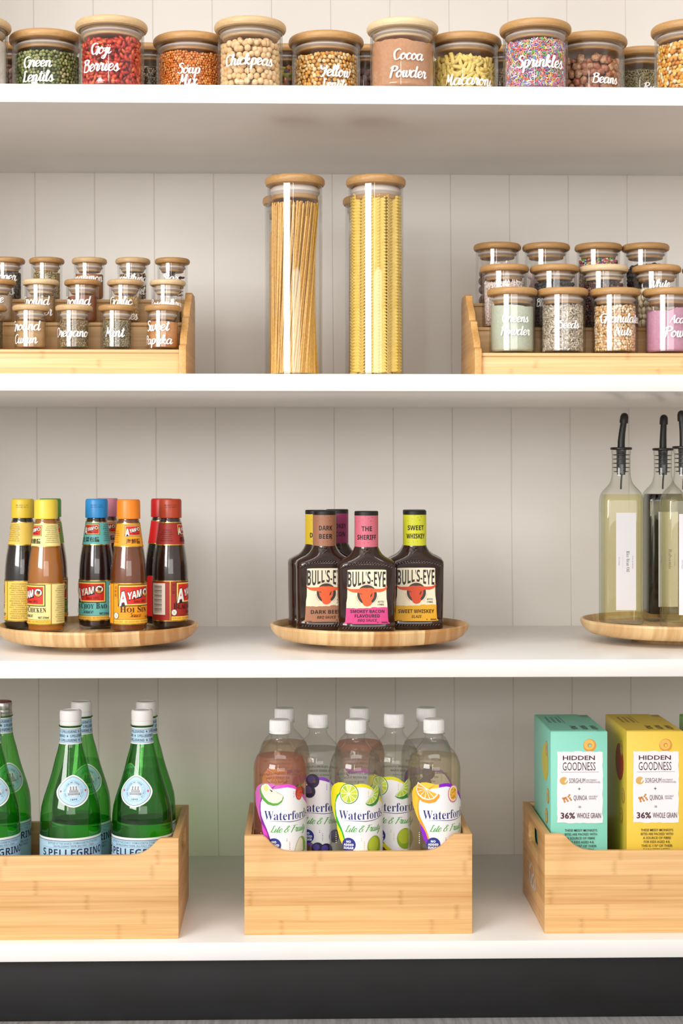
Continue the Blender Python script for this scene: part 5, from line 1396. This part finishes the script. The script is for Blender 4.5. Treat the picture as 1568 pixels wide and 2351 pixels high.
    # fruit pictures printed on the label
    def citrus(X, Y_, rx, rz, rind, pith, flesh, a0=0, a1=360, n=10):
        u, z = w(X, Y_)
        full = a1 - a0 == 360
        p.disc(u, z, rx, rz, rind, a0=a0, a1=a1); p.disc(u, z, rx * .93, rz * .93, pith, a0=a0, a1=a1); 
        for k in range(n):
            b0 = math.radians(a0 + (a1 - a0) * (k + .07) / n); b1 = math.radians(a0 + (a1 - a0) * (k + .93) / n)
            p.poly([(u + .10 * rx * cos((b0 + b1) / 2), z + .10 * rz * sin((b0 + b1) / 2)), (u + rx * .84 * cos(b0), z + rz * .84 * sin(b0)), (u + rx * .88 * cos((b0 + b1) / 2), z + rz * .88 * sin((b0 + b1) / 2)), (u + rx * .84 * cos(b1), z + rz * .84 * sin(b1))], flesh[k % len(flesh)], nl=k == 0)
    lf = ('d2d83c', 'bcd034', 'dade58', 'a8c82c')
    of = ('f6a82c', 'f8b840', 'f4a020', 'f8bc4c')
    if kind == 'lime':
        citrus(510, 560, .0137, .0143, '3e7c34', 'e8f0c8', lf)
        citrus(1040, 620, .0125, .0160, '2e7a30', 'dcecc0', lf, -100, 62, 5) if False else None
        p.poly(P_([(905, 800), (960, 850), (1060, 880), (1160, 850), (1220, 770), (1240, 640), (1235, 480), (1185, 365), (1120, 460), (1020, 640)]), '3a8a34')
        p.poly(P_([(915, 795), (1000, 825), (1100, 800), (1180, 720), (1220, 600), (1225, 480), (1185, 372), (1110, 480), (1020, 640)]), 'dcecb8')
        for q_ in (((1045, 650), (935, 790), (1000, 808)), ((1055, 650), (1015, 805), (1090, 790)), ((1065, 640), (1105, 780), (1160, 720)), ((1075, 620), (1172, 700), (1205, 610)), ((1085, 590), (1208, 590), (1210, 490)), ((1090, 560), (1205, 470), (1182, 400))):
            p.poly(P_(q_), 'b4cc30', nl=q_[0][0] == 1045)
        u, z = w(1130, 1850); p.disc(u, z, .0125, .0150, '8aa828'); p.disc(u - .002, z + .003, .0090, .0105, 'b0c038')
    elif kind == 'apple':
        p.poly(P_([(190, 470), (215, 370), (290, 310), (370, 320), (470, 440), (600, 520), (720, 590), (730, 650), (690, 750), (600, 820), (490, 840), (360, 810), (260, 720), (200, 600)]), '5aa83a')
        p.poly(P_([(215, 440), (235, 375), (300, 325), (370, 325), (470, 440), (600, 530), (722, 595), (690, 700), (600, 770), (490, 780), (380, 740), (290, 650), (230, 540)]), 'f2e6d8')
        p.disc(*w(330, 430), .0035, .0045, 'e6de8a'); p.poly(P_([(400, 440), (470, 480), (480, 505), (440, 500)]), '4a2418')
        u, z = w(1110, 560)
        p.disc(u, z, .0066, .0100, 'b83428'); r = random.Random(2)
        for k in range(34):
            a, q_ = r.uniform(0, 6.28), r.uniform(.1, .92)
            p.disc(u + .0062 * q_ * cos(a), z + .0094 * q_ * sin(a), .0014, .0014, r.choice(('d84a34', 'a02820', 'e0604a', 'c03a2c')), nl=k == 0, n=9)
        p.poly([(u - .004, z + .0085), (u - .001, z + .0105), (u, z + .014), (u + .002, z + .0105), (u + .0055, z + .0085), (u, z + .0090)], '5a8a34')
        p.poly(P_([(990, 1960), (1040, 1780), (1110, 1640), (1180, 1610), (1240, 1660), (1270, 1780), (1270, 1960), (1200, 2000), (1050, 2010)]), '8ab048')
        p.poly(P_([(1000, 1960), (1050, 1780), (1115, 1650), (1160, 1640), (1200, 1720), (1210, 1960), (1100, 2000)]), 'efe2ce')
    elif kind == 'orange':
        p.poly(P_([(170, 400), (150, 520), (180, 650), (270, 770), (420, 800), (560, 760), (650, 650), (655, 600), (620, 560), (350, 420), (190, 300)]), 'f2a02a')
        p.poly(P_([(175, 400), (158, 500), (190, 610), (280, 700), (400, 720), (520, 690), (600, 610), (620, 560), (350, 425), (195, 305)]), 'f6f0e4')
        for q_ in (((345, 440), (200, 340), (180, 420)), ((345, 450), (178, 440), (180, 530)), ((345, 460), (188, 545), (235, 620)), ((350, 465), (248, 630), (320, 675)), ((355, 468), (340, 680), (420, 690)), ((362, 466), (440, 688), (510, 655)), ((370, 462), (525, 645), (590, 570))):
            p.poly(P_(q_), of[(q_[1][0]) % 4], nl=q_[1][0] == 200)
        u, z = w(1015, 590); p.disc(u, z, .0095, .0125, 'd8788c'); p.disc(u, z + .0003, .0083, .0108, 'f2e6d0'); p.disc(u, z + .0002, .0064, .0090, 'e8b83c')
        r = random.Random(4)
        for k in range(16): p.disc(u + .0050 * r.uniform(-1, 1), z + .0072 * r.uniform(-1, 1), .0010, .0013, 'd88420', nl=k == 0, n=9)
    else:
        for X, Y_, q_ in ((300, 700, .0092), (640, 420, .0095), (560, 680, .0088)):
            u, z = w(X, Y_); p.disc(u, z, q_, q_ * 1.05, '2a2446'); p.disc(u - q_ * .2, z + q_ * .25, q_ * .6, q_ * .6, '4c4478'); p.disc(u + q_ * .25, z - q_ * .05, q_ * .22, q_ * .25, '6a5030')
        for X, Y_, q_ in ((1150, 1800, .0090), (760, 2080, .0085), (960, 2120, .0090)):
            u, z = w(X, Y_); p.disc(u, z, q_, q_ * 1.05, '2a2446'); p.disc(u - q_ * .2, z + q_ * .25, q_ * .55, q_ * .55, '54489a')
    link('label', p.build(around([(R, 0), (R, .3)], R)), b)
    return b
fruit_bottle('fruit water bottle with lime slice label, centre of the front row', 817, 2.3503, 'lime', (.94, .94, .91))
fruit_bottle('pink fruit water bottle with apple slice and raspberry on its label', 642.5, 2.3503, 'apple', (.96, .66, .55), rot=.10)
fruit_bottle('fruit water bottle with orange and passionfruit label, front right', 996, 2.3503, 'orange', (.96, .90, .76), rot=.20)
fruit_bottle('fruit water bottle with dark berries on its label, middle row left', 730, 2.4060, 'berry', (.88, .90, .88), rot=-.12)
fruit_bottle('fruit water bottle with lime label, middle row right, between two front bottles', 905, 2.4060, 'lime', (.90, .92, .86), rot=-.35)
fruit_bottle('fruit water bottle of orange tinted drink, back row left', 653, 2.4670, 'orange', (.92, .78, .66), rot=.2)
fruit_bottle('fruit water bottle of pinkish drink, back row centre', 825.5, 2.4675, 'apple', (.88, .66, .62), rot=-.1)
fruit_bottle('fruit water bottle of clear drink, back row right', 979, 2.4670, 'berry', (.88, .88, .86), rot=.1)

# ------------------------------------------------------------------ snack cartons
def carton(label, x, y, main, oval, w=.0812, d=.165, h=.2720):
    b = thing('snack_carton', label, 'carton', (x, y, ZI), 0, 'snack cartons in the right box')
    card = mat(main, .4)
    link('carton_body', cached('carton', lambda: None).copy(), b)
    b.children[0].data.materials.append(card)
    def flap(x0, x1, y0, y1, z, t=.0005): return box(x0, x1, y0, y1, z, z + t, .0002, 1)
    link('top_flap', flap(-w / 2 + .0004, w / 2 - .0150, .0002, d - .001, h + .0001, .0009), b, mats=mat(main, .42))
    link('tuck_flap', flap(w / 2 - .0150, w / 2 - .001, .002, d - .028, h + .00005, .0004), b, mats=mat(main, .42))
    K = 1.526e-4
    def q(X, Y): return ((X - 606) * K, h - (Y - 310) * K)
    p = Print(.5, gap=5e-5, base=1.5e-4)
    def hoop(u, v, r0, r1, sx=1):
        n = 24; vs, f = [], []
        p.disc(u, v, r1 * sx, r1, 'dc9a34'); p.disc(u - r1 * .1 * sx, v + r1 * .12, r1 * .82 * sx, r1 * .80, 'eebc62'); p.disc(u, v, r0 * sx, r0, 'c88428')
        p.disc(u + r0 * .1, v - r0 * .15, r0 * .7 * sx, r0 * .7, main)
    hoop(*q(706, 440), .0030, .0092)
    edge = []
    r = random.Random(3)
    X0, X1, Y0, Y1 = 400, 826, 497, 1160
    for k in range(13): edge.append(q(X0 + (X1 - X0) * k / 12, Y0 + r.uniform(-5, 5)))
    for k in range(1, 15): edge.append(q(X1 + r.uniform(-5, 6), Y0 + (Y1 - Y0) * k / 15))
    for k in range(13): edge.append(q(X1 - (X1 - X0) * k / 12, Y1 + r.uniform(-5, 6)))
    for k in range(1, 15): edge.append(q(X0 + r.uniform(-4, 5), Y1 - (Y1 - Y0) * k / 15))
    p.poly(edge[::-1], 'f1eff4')
    M = '4c1c30'
    p.text('HIDDEN', q(604, 0)[0], q(0, 575)[1], 40 * K, M, 'sans', w=300 * K, weight=.02)
    p.text('GOODNESS', q(606, 0)[0], q(0, 672)[1], 78 * K, M, 'sans', w=308 * K)
    p.line([q(436, 688), q(790, 686)], .0004, '8a5a70')
    p.disc(*q(463, 768), 38 * K, 36 * K, 'dcae60'); p.poly([q(470, 775), q(492, 745), q(503, 760), q(475, 790)], 'f1eff4')
    p.text('SORGHUM', q(588, 0)[0], q(0, 790)[1], 46 * K, '6a4a54', 'sans', w=150 * K)
    p.text('(NUTRIENT', q(722, 0)[0], q(0, 770)[1], 16 * K, '8a7078', 'sans', w=98 * K); p.text('POWERHOUSE)', q(738, 0)[0], q(0, 790)[1], 16 * K, '8a7078', 'sans', w=130 * K)
    p.text('+', q(607, 0)[0], q(0, 862)[1], 38 * K, M, 'bold')
    for k, (a, c) in enumerate(((455, 930), (465, 945), (470, 962), (482, 925), (490, 940), (500, 955), (505, 915), (515, 900), (520, 930), (530, 945), (470, 930))):
        p.disc(*q(a, c), 9 * K, 9 * K, 'cc8a3a', nl=k == 0, n=10)
    p.text('QUINOA', q(617, 0)[0], q(0, 948)[1], 46 * K, '6a4a54', 'sans', w=126 * K)
    p.text('(ANCIENT', q(738, 0)[0], q(0, 922)[1], 16 * K, '8a7078', 'sans', w=86 * K); p.text('GRAIN)', q(730, 0)[0], q(0, 942)[1], 16 * K, '8a7078', 'sans', w=66 * K)
    p.text('=', q(611, 0)[0], q(0, 1028)[1], 34 * K, M, 'bold')
    p.text('36%', q(500, 0)[0], q(0, 1118)[1], 54 * K, M, 'sans', w=134 * K, weight=.02)
    p.text('WHOLE GRAIN', q(696, 0)[0], q(0, 1116)[1], 50 * K, '5a3444', 'sans', w=226 * K)
    D = '3a3020'
    for k, (t, wd) in enumerate((('THESE MESSY MONKEYS', 304), ('BITES ARE PACKED WITH', 300), ('A SOURCE OF FIBRE', 262), ('FOR KIDS AGED 4-8,', 246), ('THIS IS 11%* OF THEIR', 292), ('DAILY FIBRE NEEDS.', 254))):
        p.text(t, q(622, 0)[0], q(0, 1240 + k * 36.5)[1], 22 * K, D, 'sans', w=wd * K, weight=.008, nl=k == 0)
    link('front_print', p.build(flat_front(0), cut=False), b)
    # left side face: u runs towards the front, v up
    s = p = Print(.5, gap=5e-5, base=1.5e-4)
    s.disc(.052, .2200, .030, .0265, oval); s.disc(.052, .2200, .0275, .0240, oval)
    pass
    for u, v in ((.026, .2420), (.012, .1760), (.0250, .1450), (.018, .060)): hoop(d - .128 + u if False else .012 + u, v, .0040, .0110)
    link('side_print', s.build(lambda u, v, off: (-w / 2 - off, u, v), cut=False), b)
    # top
    t = Print(.5, gap=5e-5, base=1.5e-4)
    for k, wd in enumerate(('HANDY', 'PANTRY', '-PACK-')):
        t.text(wd, .0260 - k * .0145, .030, .0085, D, 'bold', w=.036, rot=-pi / 2, weight=-.01)
    for k, wd in enumerate(('LOOK FOR THESE OTHER', 'TASTY FLAVOURS IN', 'THE SNACK AISLE')):
        t.text(wd, -.012 - k * .0075, .105, .0040, D, 'sans', w=.055, rot=-pi / 2)
    t.line([(-.0045, .145), (-.0045, .07)], .0005, D)
    link('top_print', t.build(lambda u, v, off: (u - .004, v, h + .0010 + off), cut=False), b)
    return b
def carton_at(label, px, Y, main, oval):
    carton(label, PX(px, Y) + .0406, Y, main, oval)
cached('carton', lambda: box(-.0406, .0406, 0, .165, 0, .2720, .0010, 2))
carton_at('turquoise snack carton with white panel, left in the right box', 1264, 2.3315, '8ad8c4', 'd8d050')
carton_at('yellow snack carton with white panel, second in the right box', 1438.6, 2.3315, 'efcc4c', 'cc3a20')
carton('green snack carton at the right edge, only a sliver showing', PX(1559, 2.497) + .0406, 2.3315, '7ab84a', 'd8d050')
